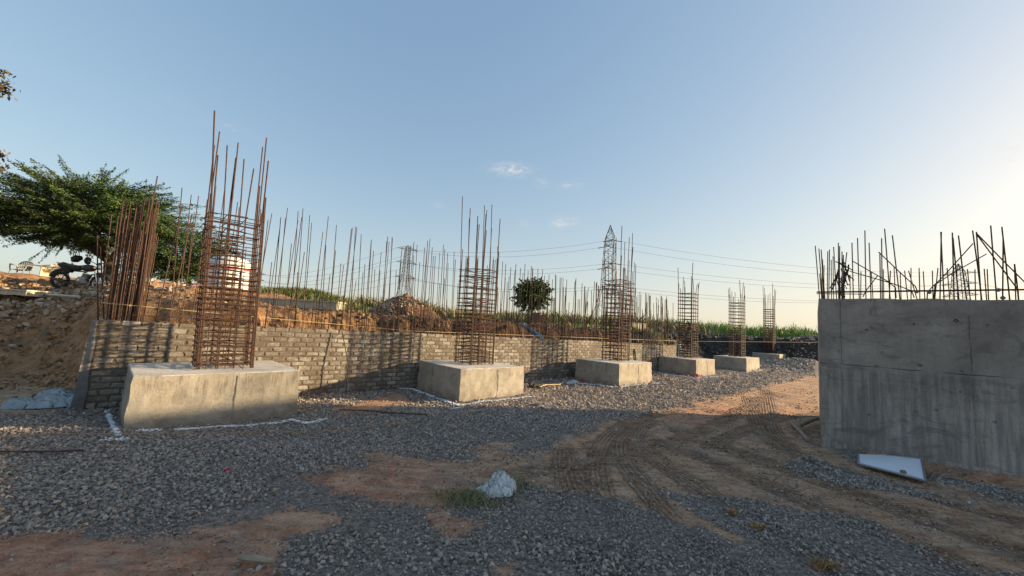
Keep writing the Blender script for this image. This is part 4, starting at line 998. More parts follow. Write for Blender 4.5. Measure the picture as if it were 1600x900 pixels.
# tree outside the left edge whose twigs reach into the frame
b4 = np.array([-14.6, 8.2, 0]); b4[2] = hz(b4[0], b4[1])
t = thing('broadleaf_tree', b4, 'brown leaved tree whose branch tips enter at the left edge of the sky', 'tree')
MB().tube([(0, 0, -.3), (.1, 0, 2), (.3, .1, 4.2), (.5, 0, 6.6)], [.2, .17, .12, .05], 8).obj('trunk', BARK, t, smooth=True)
PT = []
for k, tgt in enumerate([at(4, 112, 8), at(10, 132, 8), at(16, 140, 8), at(8, 243, 8), at(6, 262, 8), at(-40, 60, 8.3), at(-60, 150, 8), at(-50, 240, 8.4), at(-90, 100, 8), at(-100, 200, 8.6), at(-140, 40, 8)]):
    tg = tgt - b4; st0 = np.array([.2, 0, max(2.2, tg[2] - 1.4)]); md_ = (st0 + tg) / 2 + [0, 0, .25]
    MB().tube([st0, md_, tg], [.06, .035, .008], 5).obj('branch', BARK, t)
    nl = 46 if k < 5 else 60; sp = .075 if k < 5 else .13
    for _ in range(nl): PT.append(tg + (md_ - tg) * abs(RS.normal()) * .12 + RS.normal(0, sp, 3) * [1, 1, .8])
PT = np.array(PT); leafcloud(PT, np.full(len(PT), .055), LEAFB, 'crown', t, None, .0)

# ------------------------------------------------------------------ mid-ground objects
# soil and rubble heap
hc = at(632, 497, 15); hc[2] = hz(hc[0], hc[1])
t = thing('rubble_heap', hc, 'heap of dark soil and broken stones in front of the smaller pylon', 'heap')
gxx, gyy = np.meshgrid(np.linspace(-1.7, 1.7, 60), np.linspace(-1.2, 1.2, 40)); r_ = np.sqrt((gxx / 1.45) ** 2 + (gyy / 1.05) ** 2)
zz = .98 * np.clip(1 - r_, 0, 1) ** .62 * (1 - .25 * sst(gxx, .2, 1.1)) + (fbm(gxx * 4, gyy * 4, 3) - .5) * .28 * (r_ < 1) - .12 * (r_ >= 1)
ii = np.arange(60 * 40).reshape(40, 60); Fh = np.stack([ii[:-1, :-1].ravel(), ii[:-1, 1:].ravel(), ii[1:, 1:].ravel(), ii[1:, :-1].ravel()], 1)
link('soil_mound', fast_mesh('soil_mound', np.stack([gxx.ravel(), gyy.ravel(), zz.ravel()], 1), Fh, simple('mound_soil', (.13, .07, .04), .95, .4, 7, bump=.03)), t)
k = 420; X = RS.normal(-.5, .5, k); Y = RS.normal(-.5, .3, k); r2 = np.sqrt((X / 1.45) ** 2 + (Y / 1.05) ** 2); Z = .98 * np.clip(1 - r2, 0, 1) ** .62
tag(scatter('rubble_stones', np.stack([X, Y, Z], 1), RS.uniform(.05, .22, k), RR, t), kind='stuff')
# water tank drum
dc = at(354, 457, 12); dc[2] = hz(dc[0], dc[1]) - .02; R_d = .56; Hd = at(354, 402, 12)[2] - dc[2]
t = thing('water_tank', dc, 'white plastic water drum with a red band, seen through the left rebar cage', 'water tank')
MB().lathe([(.01, 0), (R_d * .97, 0), (R_d, .04)] + [(R_d - (.012 if k % 2 else 0), .1 + k * .09) for k in range(int((Hd - .32) / .09))] + [(R_d, Hd - .18), (R_d * .8, Hd - .05), (R_d * .4, Hd), (.01, Hd)], 32).obj('tank_body', TANKW, t, smooth=True)
MB().lathe([(R_d + .004, Hd - .40), (R_d + .004, Hd - .33)], 32).obj('red_band', REDP, t)
mb = MB(); mb.lathe([(.001, Hd), (.22, Hd - .01), (.24, Hd + .05), (.001, Hd + .09)], 20); mb.obj('lid', TANKW, t)
V = [[(R_d + .006) * cos(q), (R_d + .006) * sin(q), z] for z in (Hd - .31, Hd - .2) for q in np.linspace(radians(218), radians(245), 6)]
MB().add(V, [(i, i + 1, 7 + i, 6 + i) for i in range(5)]).obj('teal_label', TEAL, t)
# precast pieces
def precast(px0, px1, py, Y, h, label, name='precast_slab', rz=0, th=.5):
    g = on_ground((px0 + px1) / 2, py); Y = g[1]; a_ = at(px0, py, Y); b_ = at(px1, py, Y); L = abs(b_[0] - a_[0]); c = (a_ + b_) / 2; z = hz(c[0], c[1])
    t = thing(name, (c[0], c[1], z), label, 'concrete slab', rz=rz)
    mb = MB(); k = 10
    for i in range(k): mb.box((-L / 2 + L * (i + .5) / k, RS.normal() * .006, h / 2), (L / k - .006, th, h + RS.normal() * .012))
    mb.obj('slab_body', SLAB, t); MB().box((0, 0, h + .022), (L + .06, th + .06, .035)).obj('top_slab', SLAB, t); return t
precast(395, 532, 482, 12.5, .20, 'long pale concrete slab lying on the bank crest below the grassy mound')
precast(978, 1010, 515, 21, .38, 'short pale ribbed concrete block on the crest right of the third cage', 'precast_block', .5)
precast(0, 62, 462, 11.5, .10, 'flat pale stone slab on the far left slope', 'stone_slab', .1, .7)
# plank
a_ = on_ground(62, 468); b_ = on_ground(122, 472)
tag(MB().tube([[a_[0], a_[1], hz(a_[0], a_[1]) + .12], [b_[0], b_[1], hz(b_[0], b_[1]) + .12]], .035, 4).obj('timber_plank', SLAB), 'thin pale timber lying across the rubble below the motorcycle', 'plank')
# brick stump under small tree
q = at(840, 497, 20); z = hz(q[0], q[1]); t = thing('brick_pillar', (q[0], q[1], z), 'short broken brick pillar at the foot of the small round tree', 'pillar')
for i in range(7):
    for j in (-1, 0, 1):
        if i == 6 and j == 1: continue
        MB().box((j * .235 + (.05 if i % 2 else 0), 0, .05 + i * .095), (.22, .32, .082), RS.normal() * .03).obj('brick', simple('pillar_brick', (.25, .13, .09), .9, .3, 9) if i + j == -1 else bpy.data.materials.get('pillar_brick') or SLAB, t)
# blue pipe
a_ = at(813, 506, 14.0); b_ = at(842, 525, 12.6)
t = thing('blue_pipe', (0, 0, 0), 'faded blue pipe sloping down the bank toward the brick wall', 'pipe')
mb = MB(); mb.tube([a_, (a_ + b_) / 2 + [0, 0, .02], b_], .062, 10); mb.obj('pipe_body', BLUE, t, smooth=True); d = (b_ - a_) / np.linalg.norm(b_ - a_)
MB().tube([b_ - d * .05, b_ + d * .2], .075, 10).obj('pipe_socket', BLUE, t)

# plastic chairs
def chair(mat, label, loc, rot):
    t = thing('plastic_chair', loc, label, 'chair', 'plastic chairs under the tree'); t.rotation_euler = rot
    V = []; ns_ = 9
    for i in range(ns_):
        for j in range(ns_):
            u = -1 + 2 * i / 8; v = -1 + 2 * j / 8; V.append([u * .22, v * .21, .43 - .025 * (1 - u * u) * (1 - v * v)])
    n0 = len(V); V += [[a, b, c - .022] for a, b, c in V]
    F_ = [(i * 9 + j, (i + 1) * 9 + j, (i + 1) * 9 + j + 1, i * 9 + j + 1) for i in range(8) for j in range(8)]; F_ += [tuple(n0 + q for q in f[::-1]) for f in F_]
    MB().add(V, F_).obj('seat', mat, t)
    for sx in (-1, 1):
        for sy in (-1, 1):
            MB().tube([(sx * .20, sy * .19, .43), (sx * .225, sy * .225, 0)], [.028, .02], 5).obj('leg', mat, t)
        MB().tube([(sx * .225, .20, .43), (sx * .26, .20, .62), (sx * .26, -.16, .64), (sx * .225, -.2, .43)], [.022, .022, .028, .02], 5).obj('armrest', mat, t)
    mb = MB(); k = 9; P = []
    for i in range(k):
        u = -1 + 2 * i / (k - 1); zt = .83 - .10 * u * u * u * u - .05 * u * u; yb = .21 + .05 * (1 - u * u)
        P.append((u * .23, yb + .07, zt))
        mb.tube([(u * .20, yb - .01, .43), (u * .22, yb + .03, .63), (u * .23, yb + .07, zt)], [.02, .022, .02], 5)
    mb.tube(P, .024, 5); mb.tube([(u * .215, .24 + .04 * (1 - u * u), .60) for u in np.linspace(-1, 1, 7)], .026, 5); mb.obj('backrest', mat, t); return t
q = on_ground(30, 434); q = at(30, 434, q[1] + 5.5); chair(GREYP, 'grey plastic armchair standing upright behind the cream one', (q[0], q[1], hz(q[0], q[1])), (0, 0, .4))
q = on_ground(53, 436); q = at(53, 436, q[1] + 2.2); chair(CREAM, 'cream plastic armchair tipped over on its side beside the grey one', (q[0] - .1, q[1], hz(q[0], q[1]) + .26), (0, radians(92), .15))

# motorcycle
def motorcycle(loc, rz):
    t = thing('motorcycle', loc, 'black commuter motorcycle parked on the left bank under the tree', 'motorcycle', rz=rz); t.rotation_euler = (0, radians(1.5), rz)
    for x in (-.63, .63):
        w = MB(); P = [(x + .265 * cos(q), 0, .30 + .265 * sin(q)) for q in np.linspace(0, 2 * pi, 25)]; w.tube(P, .042, 8, False); wo_ = w.obj('wheel', TYRE, t, smooth=True)
        rm = MB(); rm.tube([(x + .215 * cos(q), 0, .30 + .215 * sin(q)) for q in np.linspace(0, 2 * pi, 21)], .018, 6, False)
        for q in np.linspace(0, 2 * pi, 7)[:-1]: rm.tube([(x, 0, .3), (x + .21 * cos(q), 0, .30 + .21 * sin(q))], .014, 5)
        rm.tube([(x, -.05, .3), (x, .05, .3)], .05, 8); rm.obj('rim', CHROME if x > 0 else BLACK, wo_)
    MB().tube([(.63, -.07, .3), (.47, -.07, .72)], .022, 6).tube([(.63, .07, .3), (.47, .07, .72)], .022, 6).obj('fork', CHROME, t)
    fd = MB(); fd.tube([(.63 + .34 * cos(q), 0, .30 + .34 * sin(q)) for q in np.linspace(.4, 2.2, 9)], .05, 6); fd.obj('front_mudguard', BLACK, t)
    MB().tube([(-.63 + .34 * cos(q), 0, .32 + .34 * sin(q)) for q in np.linspace(.9, 2.9, 9)], .055, 6).obj('rear_mudguard', BLACK, t)
    MB().tube([(.44, 0, .86), (.1, 0, .62), (-.05, 0, .3), (.2, 0, .25), (.36, 0, .6)], .025, 6).tube([(.1, 0, .66), (-.6, 0, .66)], .025, 6).tube([(-.1, 0, .32), (-.63, .09, .3)], .02, 6).tube([(-.1, 0, .32), (-.63, -.09, .3)], .02, 6).obj('frame', BLACK, t)
    tk_ = MB(); tk_.add(*ell((.20, 0, .80), (.25, .13, .13))); tk_.obj('fuel_tank', BLACK, t, smooth=True)
    st2 = MB(); st2.tube([(.02, 0, .80), (-.15, 0, .76), (-.42, 0, .80), (-.66, 0, .88)], [.09, .11, .10, .07], 8); st2.obj('seat', TYRE, t, smooth=True)
    tl = MB(); tl.tube([(-.3, 0, .66), (-.6, 0, .76), (-.80, 0, .86)], [.09, .08, .03], 6); tl.obj('tail_panel', BLACK, t)
    MB().tube([(-.62, 0, .86), (-.86, .0, .92), (-.86, .12, .92), (-.62, .12, .86)], .015, 4).obj('grab_rail', CHROME, t)
    en = MB(); en.box((.12, 0, .36), (.26, .20, .22)); en.add(*ell((.04, .0, .34), (.15, .15, .12)))
    for k in range(6): en.box((.20, 0, .46 + k * .025), (.17, .19, .01), 0, 0, .3)
    en.obj('engine', GREYP, t)
    MB().tube([(.26, -.1, .42), (.30, -.12, .22), (.05, -.13, .16), (-.3, -.14, .24), (-.78, -.15, .34)], [.018, .02, .025, .045, .05], 7).obj('exhaust', BLACK, t, smooth=True)
    MB().tube([(.42, -.34, 1.0), (.40, -.2, 1.04), (.44, 0, .96), (.40, .2, 1.04), (.42, .34, 1.0)], .014, 5).obj('handlebar', BLACK, t)
    hl = MB(); hl.add(*ell((.55, 0, .86), (.09, .09, .10))); hl.obj('headlight', CHROME, t, smooth=True); MB().tube([(.50, 0, .93), (.58, 0, 1.02)], [.09, .03], 6).obj('cowl', BLACK, t)
    for sy in (-1, 1):
        MB().tube([(.41, sy * .26, 1.03), (.39, sy * .33, 1.20)], .007, 4).add(*ell((.39, sy * .36, 1.22), (.015, .06, .04))).obj('mirror', BLACK, t)
    for sx in (.5, -.75): MB().add(*ell((sx, -.14, .82), (.04, .03, .025))).obj('indicator', simple('amber_lens', (.6, .25, .03), .3) if not bpy.data.materials.get('amber_lens') else bpy.data.materials['amber_lens'], t)
    MB().tube([(-.02, -.12, .28), (-.12, -.28, .02)], .012, 5).obj('side_stand', BLACK, t)
    return t
def ell(c, r, a=12, b=8):
    V = []; F_ = []
    for i in range(b + 1):
        ph = pi * i / b
        for j in range(a): V.append((c[0] + r[0] * sin(ph) * cos(2 * pi * j / a), c[1] + r[1] * sin(ph) * sin(2 * pi * j / a), c[2] + r[2] * cos(ph)))
    for i in range(b):
        for j in range(a): F_.append((i * a + j, (i + 1) * a + j, (i + 1) * a + (j + 1) % a, i * a + (j + 1) % a))
    return V, F_
q = on_ground(122, 453); mo = motorcycle((q[0], q[1], hz(q[0], q[1]) - .01), .1); mo.scale = (.76,) * 3
# bags hanging from the tree
for (px, py, w_, h_, lb) in ((120, 404, .24, .15, 'larger dark cloth bag hanging from the acacia above the motorcycle'), (137, 407, .10, .17, 'smaller dark bag hanging right of the larger one under the tree')):
    q = at(px, py, 16.2); t = thing('hanging_bag', q, lb, 'bag'); V, F_ = ell((0, 0, 0), (w_, .10, h_), 14, 10); V = np.array(V); V += (np.stack([vnoise(V[:, 0] * 9, V[:, 2] * 9, k) for k in range(3)], 1) - .5) * .07
    MB().add(V, F_).obj('bag_body', BLACK, t); MB().tube([(-w_ * .4, 0, h_ * .8), (0, 0, h_ + .35), (w_ * .4, 0, h_ * .8)], .012, 4).obj('strap', BLACK, t)
# small shed with a red roof far behind the trees
q = at(290, 447, 34); z = hz(q[0], q[1]); t = thing('small_shed', (q[0], q[1], z), 'tiny shed with reddish roof glimpsed behind the left rebar', 'shed')
MB().box((0, 0, .45), (1.3, 1.2, .9)).obj('wall', GREYP, t); MB().box((0, -.1, 1.0), (1.6, 1.5, .12), 0, .25).obj('roof', simple('red_roof', (.32, .08, .05)), t)

# ------------------------------------------------------------------ litter and small things on the site floor
def cloth(name, c, w_, d_, hh, seed, mat, label, cat, rz=0, fold=1.0, spread=1.0):
    k = 46; u, v = np.meshgrid(np.linspace(-1, 1, k), np.linspace(-1, 1, k)); ang = np.arctan2(v, u)
    rad_ = 1 - .28 * vnoise(np.cos(ang) * 2 + 5, np.sin(ang) * 2 + 5, seed); uu = u * rad_; vv = v * rad_
    rr = np.sqrt(u * u + v * v)
    rid = np.abs(fbm(u * 2.2 * fold + v * 1.1, v * 2.6 * fold, seed, 4) - .5) * 2; rid2 = np.abs(fbm(u * 6 * fold, v * 6 * fold + u * 3, seed + 5, 3) - .5) * 2
    lob = np.zeros_like(u)
    for (cx_, cy_, rx_, ry_, hh_) in ((.25, .15, .62, .7, 1.), (-.5, -.25, .5, .45, .5), (.1, -.5, .6, .35, .42), (.7, -.1, .3, .5, .6)):
        lob = np.maximum(lob, hh_ * np.clip(1 - ((u - cx_) / rx_) ** 2 - ((v - cy_) / ry_) ** 2, 0, 1) ** .5)
    fl = np.abs(((u * 1.7 + v * 2.6 + fbm(u * 2, v * 2, seed + 9) * 2.2) * 1.6) % 1 - .5) * 2
    z = hh * (lob * (.50 + .6 * (1 - rid) + .34 * fl) * .8 + (.45 - rid2) * .5 * (lob > 0) + .05); z = np.maximum(z, .004)
    X = uu * w_ / 2 + (rid - .4) * w_ * .12 * spread; Y = vv * d_ / 2 + (rid2 - .4) * d_ * .12 * spread
    ii = np.arange(k * k).reshape(k, k); F_ = np.stack([ii[:-1, :-1].ravel(), ii[:-1, 1:].ravel(), ii[1:, 1:].ravel(), ii[1:, :-1].ravel()], 1)
    m_ = (np.hypot(u, v) < 1.12).ravel(); F_ = F_[m_[F_].all(1)]
    o = link(name, fast_mesh(name, np.stack([X.ravel(), Y.ravel(), z.ravel()], 1), F_, mat, True), None, (c[0], c[1], hz(c[0], c[1]) + .012)); o.rotation_euler = (0, 0, rz)
    sm = o.modifiers.new('thickness', 'SOLIDIFY'); sm.thickness = .003
    return tag(o, label, cat)
c = gp(776, 772); cloth('white_sack', (c[0], c[1]), .40, .30, .145, 4, SACK, 'crumpled white woven sack lying on the ground amid weeds', 'sack', .35, .9)
c = gp(74, 643); c2 = gp(112, 632)
cloth('plastic_tarp', ((c[0] + c2[0]) / 2 - .25, (c[1] + c2[1]) / 2 + .05), 1.05, .55, .20, 12, TARP, 'crumpled grey plastic sheet beside the left end of the brick wall', 'tarp', .45, 1.2)
c = gp(895, 598); cloth('scrap_rag', c[:2], .55, .22, .09, 31, SACK, 'small white and red plastic scraps left of the third footing', 'rag', .5, 1.4)
c = gp(908, 596); cloth('red_scrap', c[:2], .22, .12, .08, 35, REDP, 'small red plastic scrap at the foot of the third footing', 'rag', .2, 1.4)
c = gp(1088, 590); cloth('red_rag', c[:2], .38, .20, .10, 33, REDP, 'red rag at the near corner of the fourth footing', 'rag', .2, 1.4)
c = gp(1062, 578); q = wl(WL + .08, -.02)
mb = MB(); V = []
for i in range(9):
    for j in range(5): V.append([q[0] + (j - 2) * .045 + .03 * sin(i * 1.3) + .10 * (i / 8), q[1] - .02 + .03 * sin(j * 2 + i), 1.22 - i * .125])
mb.add(V, [(i * 5 + j, i * 5 + j + 1, (i + 1) * 5 + j + 1, (i + 1) * 5 + j) for i in range(8) for j in range(4)])
o = mb.obj('hanging_cloth', simple('pale_blue_cloth', (.42, .62, .66), .7, .3, 4)); o.modifiers.new('thickness', 'SOLIDIFY').thickness = .02; tag(o, 'pale blue and white cloth hanging at the far end of the brick wall', 'cloth')
# green hose down the wall
q0 = hit(992, 545, wl(0, -.03), E); q1 = hit(994, 575, wl(0, -.03), E); tag(MB().tube([q0, (q0 + q1) / 2 + [.02, 0, 0], q1], .03, 6).obj('green_hose', simple('green_rubber', (.05, .14, .09), .6)), 'dark green hose hanging down the brick wall near its far end', 'hose')
# wire hoop behind fourth footing
q = gp(1094, 562, .35); tag(MB().tube([(q[0] + .28 * cos(a), q[1], .1 + .42 * sin(a)) for a in np.linspace(0, pi, 12)], .02, 5).obj('wire_hoop', SLAB), 'pale bent wire hoop standing between the fourth and fifth footings', 'wire')
# stones on top of fifth footing
for (px, py, s_) in ((1131, 552, .20), (1140, 553, .14), (1137, 550, .16)):
    q = gp(px, py + 3, .68); o = link('loose_stone', RR.objects[RS.randint(10)].data, None, (q[0], q[1], .66 + s_ * .3)); o.scale = (s_ * 1.6, s_, s_); o.rotation_euler = (0, .2, RS.uniform(0, 3))
    tag(o, {1131: 'flat pale stone at the left on top of the fifth footing', 1140: 'small pale stone at the right on top of the fifth footing', 1137: 'middle pale stone on top of the fifth footing'}[px], 'stone')
# white board leaning at the tank foot
bl = gp(1342, 730); br = gp(1446, 757); tl_ = hit(1341, 713, TA - TN * .12, TE); tr_ = hit(1439.5, 721, TA - TN * .12, TE)
for q in (tl_, tr_): q[2] = max(q[2], .0)
bl[2] += .02; br[2] += .02
t = thing('white_board', (0, 0, 0), 'white board in a grey metal frame lying at the foot of the concrete tank', 'board')
nrm = np.cross(br - bl, tl_ - bl); nrm /= np.linalg.norm(nrm); nrm *= 1 if nrm[2] > 0 else -1
def quad_prism(a, b, c, d, th): 
    Q = [np.array(q) for q in (a, b, c, d)]; V = Q + [q - nrm * th for q in Q]
    return V, [(0, 1, 2, 3), (7, 6, 5, 4), (0, 4, 5, 1), (1, 5, 6, 2), (2, 6, 7, 3), (3, 7, 4, 0)]
lf = nrm * .03
MB().add(*quad_prism(bl + lf, br + lf, tr_ + lf, tl_ + lf, .018)).obj('panel', WHITE, t)
for a_, b_ in ((bl, br), (br, tr_), (tr_, tl_), (tl_, bl)): MB().tube([a_ + lf * .9, b_ + lf * .9], .014, 4).obj('frame_rail', ALU, t)
q = bl * .3 + br * .7; mb = MB(); mb.add(*ell((0, 0, 0), (.035, .03, .025), 8, 5)); o = mb.obj('earth_lump', simple('lump_soil', (.2, .14, .1)), None, loc=q + nrm * .05 + (tl_ - bl) * .08); tag(o, 'clod of earth sitting on the lower edge of the white board', 'clod')
# crossed timbers
c = gp(1257, 676)
for (x0_, y0_, x1_, y1_, lb, dz_) in ((1237, 664, 1262, 690, 'short weathered pole underneath, of the two crossed by the tank corner', .045), (1248, 674, 1278, 663, 'short weathered pole lying on top of the other by the tank corner', .12)):
    a_ = gp(x0_, y0_); b_ = gp(x1_, y1_); a_[2] = hz(a_[0], a_[1]) + dz_; b_[2] = hz(b_[0], b_[1]) + dz_
    tag(MB().tube([a_, (a_ + b_) / 2 + [.01, .01, .01], b_], [.034, .036, .03], 9).obj('timber_pole', WOOD, smooth=False), lb, 'timber')
# weathered stick near the camera
a_ = gp(370, 881); b_ = gp(428, 886); zz = hz(a_[0], a_[1]) + .02
tag(MB().tube([(a_[0], a_[1], zz + .012), ((a_ + b_) / 2)[:2].tolist() + [zz + .018], (b_[0], b_[1], zz + .01)], [.010, .024, .013], 7).obj('wood_piece', WOOD), 'split pale piece of wood lying among stones in the near foreground', 'wood')
for k in range(16):
    p = gp(RS.uniform(360, 450), RS.uniform(884, 900)); s_ = RS.uniform(.03, .06)
    L_k = (p[0], p[1], s_)
    if k == 0: stl = []
    stl.append(L_k)
stl = np.array(stl); tag(scatter('foreground_stones', np.stack([stl[:, 0], stl[:, 1], height(stl[:, 0], stl[:, 1]) + .01], 1), stl[:, 2], RC), 'cluster of grey stones beside the split wood', 'stones', kind='stuff')
def ground_rod(pts, r, mat, name, label, cat, lift=.02):
    P = []
    for (a, b), (c, d) in zip(pts[:-1], pts[1:]):
        for t in np.linspace(0, 1, 14)[:-1]: q = gp(a + (c - a) * t, b + (d - b) * t); P.append([q[0], q[1], hz(q[0], q[1]) + lift + r])
    q = gp(*pts[-1]); P.append([q[0], q[1], hz(q[0], q[1]) + lift + r])
    if len(pts) == 2: P = [P[0], P[len(P) // 2], P[-1]]; P[1][2] = max(P[1][2], (P[0][2] + P[2][2]) / 2)
    tag(MB().tube(P, r, 6).obj(name, mat), label, cat)
ground_rod([(-60, 719), (0, 716), (128, 712.5)], .009, RUST, 'loose_rebar', 'rusty bar lying on gravel at the far left foreground', 'rod', .03)
ground_rod([(530, 643), (597, 647)], .011, RUST, 'loose_rebar', 'left one of two thin bars end to end between first and second footing', 'rod', .03)
ground_rod([(596, 648), (668, 652.5)], .011, RUST, 'loose_rebar', 'right one of two thin bars end to end between first and second footing', 'rod', .03)
ground_rod([(-80, 693), (0, 693), (90, 692), (165, 692), (300, 688), (400, 682), (530, 677), (590, 668), (640, 664)], .0045, CORD, 'orange_cord', 'thin orange cord lying across the gravel in front of the left footing', 'cord', .035)
ground_rod([(715, 668), (735, 655), (728, 648), (745, 643)], .004, STRING, 'straw_stalk', 'bent pale stalk on the gravel in front of the second footing', 'stalk', .03)
ground_rod([(843, 609), (853, 604), (875, 602), (880, 598)], .012, STRING, 'straw_stalk', 'pale dry stalk beside the brush right of the second footing', 'stalk', .04)
c = gp(832, 608); mb = MB()
for k in range(40):
    p = np.array([c[0] + RS.normal() * .14, c[1] + RS.normal() * .06, hz(c[0], c[1]) + .02]); mb.tube([p, p + [RS.normal() * .10, RS.normal() * .06, RS.uniform(.02, .14)]], .008, 3)
tag(mb.obj('dry_brush', BARK), 'dark dry brush lying right of the second footing', 'brush', kind='stuff')
c = gp(354, 744); cloth('red_scrap', c[:2], .07, .04, .02, 41, REDP, 'tiny red scrap on the coarse gravel in front of the left footing', 'scrap', .1, 1.2)
for (px, py, w_, lb) in ((1290, 884, .10, 'brown dry tuft nearest the camera at lower right'), (1184, 824, .05, 'small ochre dry tuft in the gravel streak'), (1143, 800, .05, 'dark ochre tuft at the upper end of the gravel streak')):
    c = gp(px, py); n = 160; X = c[0] + RS.normal(0, w_ * .5, n); Y = c[1] + RS.normal(0, w_ * .25, n)
    o = blades(np.stack([X, Y, height(X, Y)], 1), RS.uniform(.01, .045, n), RS.uniform(.003, .008, n), OCH, 'dry_tuft', lean=1.2); tag(o, lb, 'dry grass')
for (a_, b_, c_, d_, lb) in ((806, 790, 808, 826, 'thin twig lying below the white sack'), (1262, 760, 1290, 776, 'crooked twig in front of the white board'), (640, 806, 662, 820, 'small twig on the chippings left of the dirt patch'), (503, 792, 540, 793, 'pale splinter on the mud at lower left centre')):
    p = gp(a_, b_); q = gp(c_, d_); p[2] = hz(p[0], p[1]) + .012; q[2] = hz(q[0], q[1]) + .012; mm_ = (p + q) / 2 + [RS.normal() * .02, RS.normal() * .02, .01]
    tag(MB().tube([p, mm_, q], [.005, .004, .002], 5).obj('twig', WOOD), lb, 'twig')
# lime outlines
def lime(pts, label, dens=1.0, wid=.05, gaps=.2):
    mb = MB(); k = 0
    for (a, b), (c, d) in zip(pts[:-1], pts[1:]):
        p = gp(a, b); q = gp(c, d); L = np.linalg.norm(q - p); n = int(L * 190 * dens) + 2
        for i in range(n):
            t = RS.uniform(); x, y = (p + (q - p) * t)[:2] + RS.normal(0, wid * .42, 2)
            if vnoise(np.array([x * 9.]), np.array([y * 9.]), 4)[0] < gaps: continue
            r = RS.uniform(.004, .017) * max(1, y / 8); a0 = RS.uniform(0, 6); z = hz(x, y) + RS.uniform(.012, .028); m_ = 6
            V = [[x + r * RS.uniform(.6, 1.3) * cos(a0 + 2 * pi * j / m_), y + r * RS.uniform(.6, 1.3) * sin(a0 + 2 * pi * j / m_), z - .006] for j in range(m_)] + [[x, y, z + .002]]
            mb.add(V, [(j, (j + 1) % m_, m_) for j in range(m_)])
    tag(mb.obj('lime_line', LIME), label, 'lime powder', kind='stuff')
lime([(215, 681), (300, 673), (385, 665), (440, 660), (455, 656), (480, 662), (510, 655)], 'white lime line under the front of the left footing', 2.2)
lime([(168, 642), (171, 655), (176, 672), (183, 692)], 'short white lime line left of the left footing', 1.3, .03); lime([(160, 697), (200, 696)], 'white lime dashes near the orange cord', 1.1)
lime([(625, 607), (646, 608), (675, 619), (718, 635), (765, 629), (832, 622)], 'white lime outline around the second footing', 2.6, .06); lime([(702, 640), (720, 638)], 'short lime dash in front of the second footing', 2)
lime([(903, 599), (940, 603), (968, 606), (1020, 600), (1030, 599)], 'white lime outline around the third footing', 2.2, .08)
lime([(1020, 581), (1060, 587), (1088, 592), (1130, 588)], 'white lime outline around the fourth footing', 2.0, .1); lime([(1128, 578), (1166, 582.5), (1190, 579)], 'white lime outline around the fifth footing', 1.6, .1)

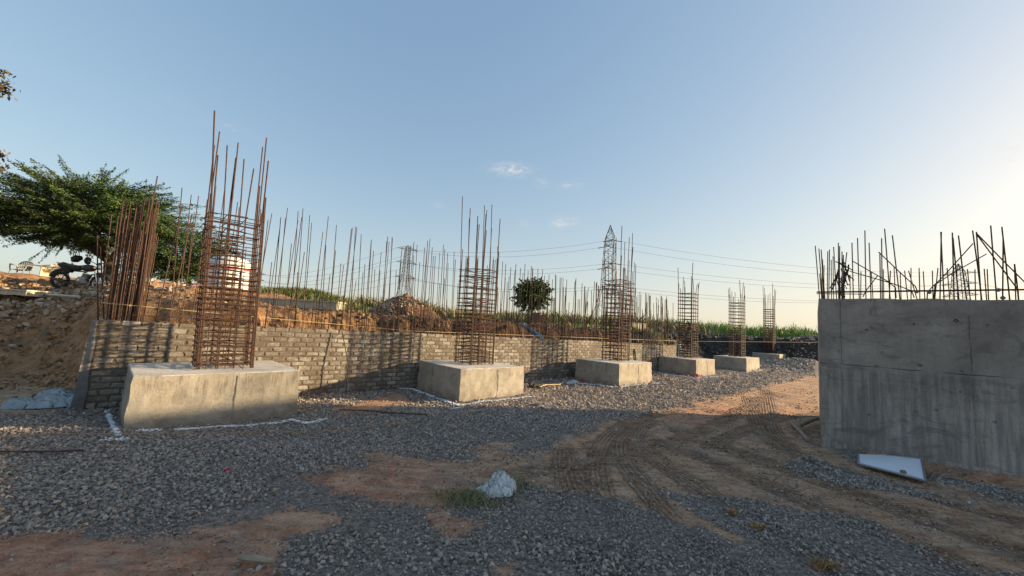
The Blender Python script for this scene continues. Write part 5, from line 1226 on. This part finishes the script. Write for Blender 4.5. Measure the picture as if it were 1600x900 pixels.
# ------------------------------------------------------------------ small clouds in the sky (world directions)
def wm(op, a, b=None):
    q = nt.nodes.new('ShaderNodeMath'); q.operation = op
    for i, v in enumerate((a, b)):
        if v is None: continue
        if hasattr(v, 'is_output'): nt.links.new(v, q.inputs[i])
        else: q.inputs[i].default_value = v
    return q.outputs[0]
tc = nt.nodes.new('ShaderNodeTexCoord'); no = nt.nodes.new('ShaderNodeTexNoise'); no.inputs['Scale'].default_value = 55; no.inputs['Detail'].default_value = 6; no.inputs['Roughness'].default_value = .65
mp = nt.nodes.new('ShaderNodeMapping'); mp.inputs['Scale'].default_value = (1, 1, 2.6); nt.links.new(tc.outputs['Generated'], mp.inputs[0]); nt.links.new(mp.outputs[0], no.inputs['Vector'])
tot = None
for (px, py, wx_, wy_, k) in ((797, 265, 20, 6, 1.0), (846, 287, 8, 5, .35), (890, 290, 12, 4, .4), (884, 345, 14, 5, .6), (872, 352, 10, 4, .45), (818, 350, 6, 4, .35), (684, 320, 7, 3, .25), (280, 160, 10, 4, .12), (355, 198, 22, 4, .12), (1580, 228, 60, 14, .30)):
    d = ray(px, py); d = d / np.linalg.norm(d); ri = np.cross(d, [0, 0, 1]); ri /= np.linalg.norm(ri); upv = np.cross(ri, d)
    def dot(v, sc_):
        q = nt.nodes.new('ShaderNodeVectorMath'); q.operation = 'DOT_PRODUCT'; nt.links.new(tc.outputs['Generated'], q.inputs[0]); q.inputs[1].default_value = [float(z) * sc_ for z in v]; return q.outputs['Value']
    fx = FPX / wx_ * .8; fy = FPX / wy_ * .8
    e2 = wm('ADD', wm('POWER', wm('ABSOLUTE', dot(ri, fx)), 2.), wm('POWER', wm('ABSOLUTE', dot(upv, fy)), 2.)); fr = wm('GREATER_THAN', dot(d, 1.), .5)
    g_ = wm('MULTIPLY', wm('MULTIPLY', wm('POWER', 2.718, wm('MULTIPLY', e2, -1.)), k), fr); tot = g_ if tot is None else wm('ADD', tot, g_)
rp = nt.nodes.new('ShaderNodeValToRGB'); rp.color_ramp.elements[0].position = .42; rp.color_ramp.elements[1].position = .66; nt.links.new(no.outputs['Fac'], rp.inputs[0])
cl = wm('MULTIPLY', tot, wm('ADD', wm('MULTIPLY', rp.outputs[0], .9), .12)); cl = wm('MINIMUM', cl, .8)
mx = nt.nodes.new('ShaderNodeMix'); mx.data_type = 'RGBA'; nt.links.new(cl, mx.inputs[0]); _sz = nt.nodes.new('ShaderNodeSeparateXYZ'); nt.links.new(tc.outputs['Generated'], _sz.inputs[0])
_hz = wm('POWER', 2.718, wm('MULTIPLY', wm('MAXIMUM', _sz.outputs[2], 0.), -8.))
_az = nt.nodes.new('ShaderNodeVectorMath'); _az.operation = 'DOT_PRODUCT'; nt.links.new(tc.outputs['Generated'], _az.inputs[0]); _az.inputs[1].default_value = [float(q) for q in SUN_DIR]
_w = wm('MULTIPLY', _hz, wm('MINIMUM', wm('MAXIMUM', wm('ADD', wm('MULTIPLY', _az.outputs['Value'], .55), .55), .12), 1.))
_hm = nt.nodes.new('ShaderNodeMix'); _hm.data_type = 'RGBA'; nt.links.new(wm('MULTIPLY', _w, .85), _hm.inputs[0]); nt.links.new(_cb.outputs[0], _hm.inputs[6]); _hm.inputs[7].default_value = (2.62, 2.40, 1.72, 1)
nt.links.new(_hm.outputs[2], mx.inputs[6]); mx.inputs[7].default_value = (2.4, 2.35, 2.3, 1)
nt.links.new(mx.outputs[2], bg.inputs[0])
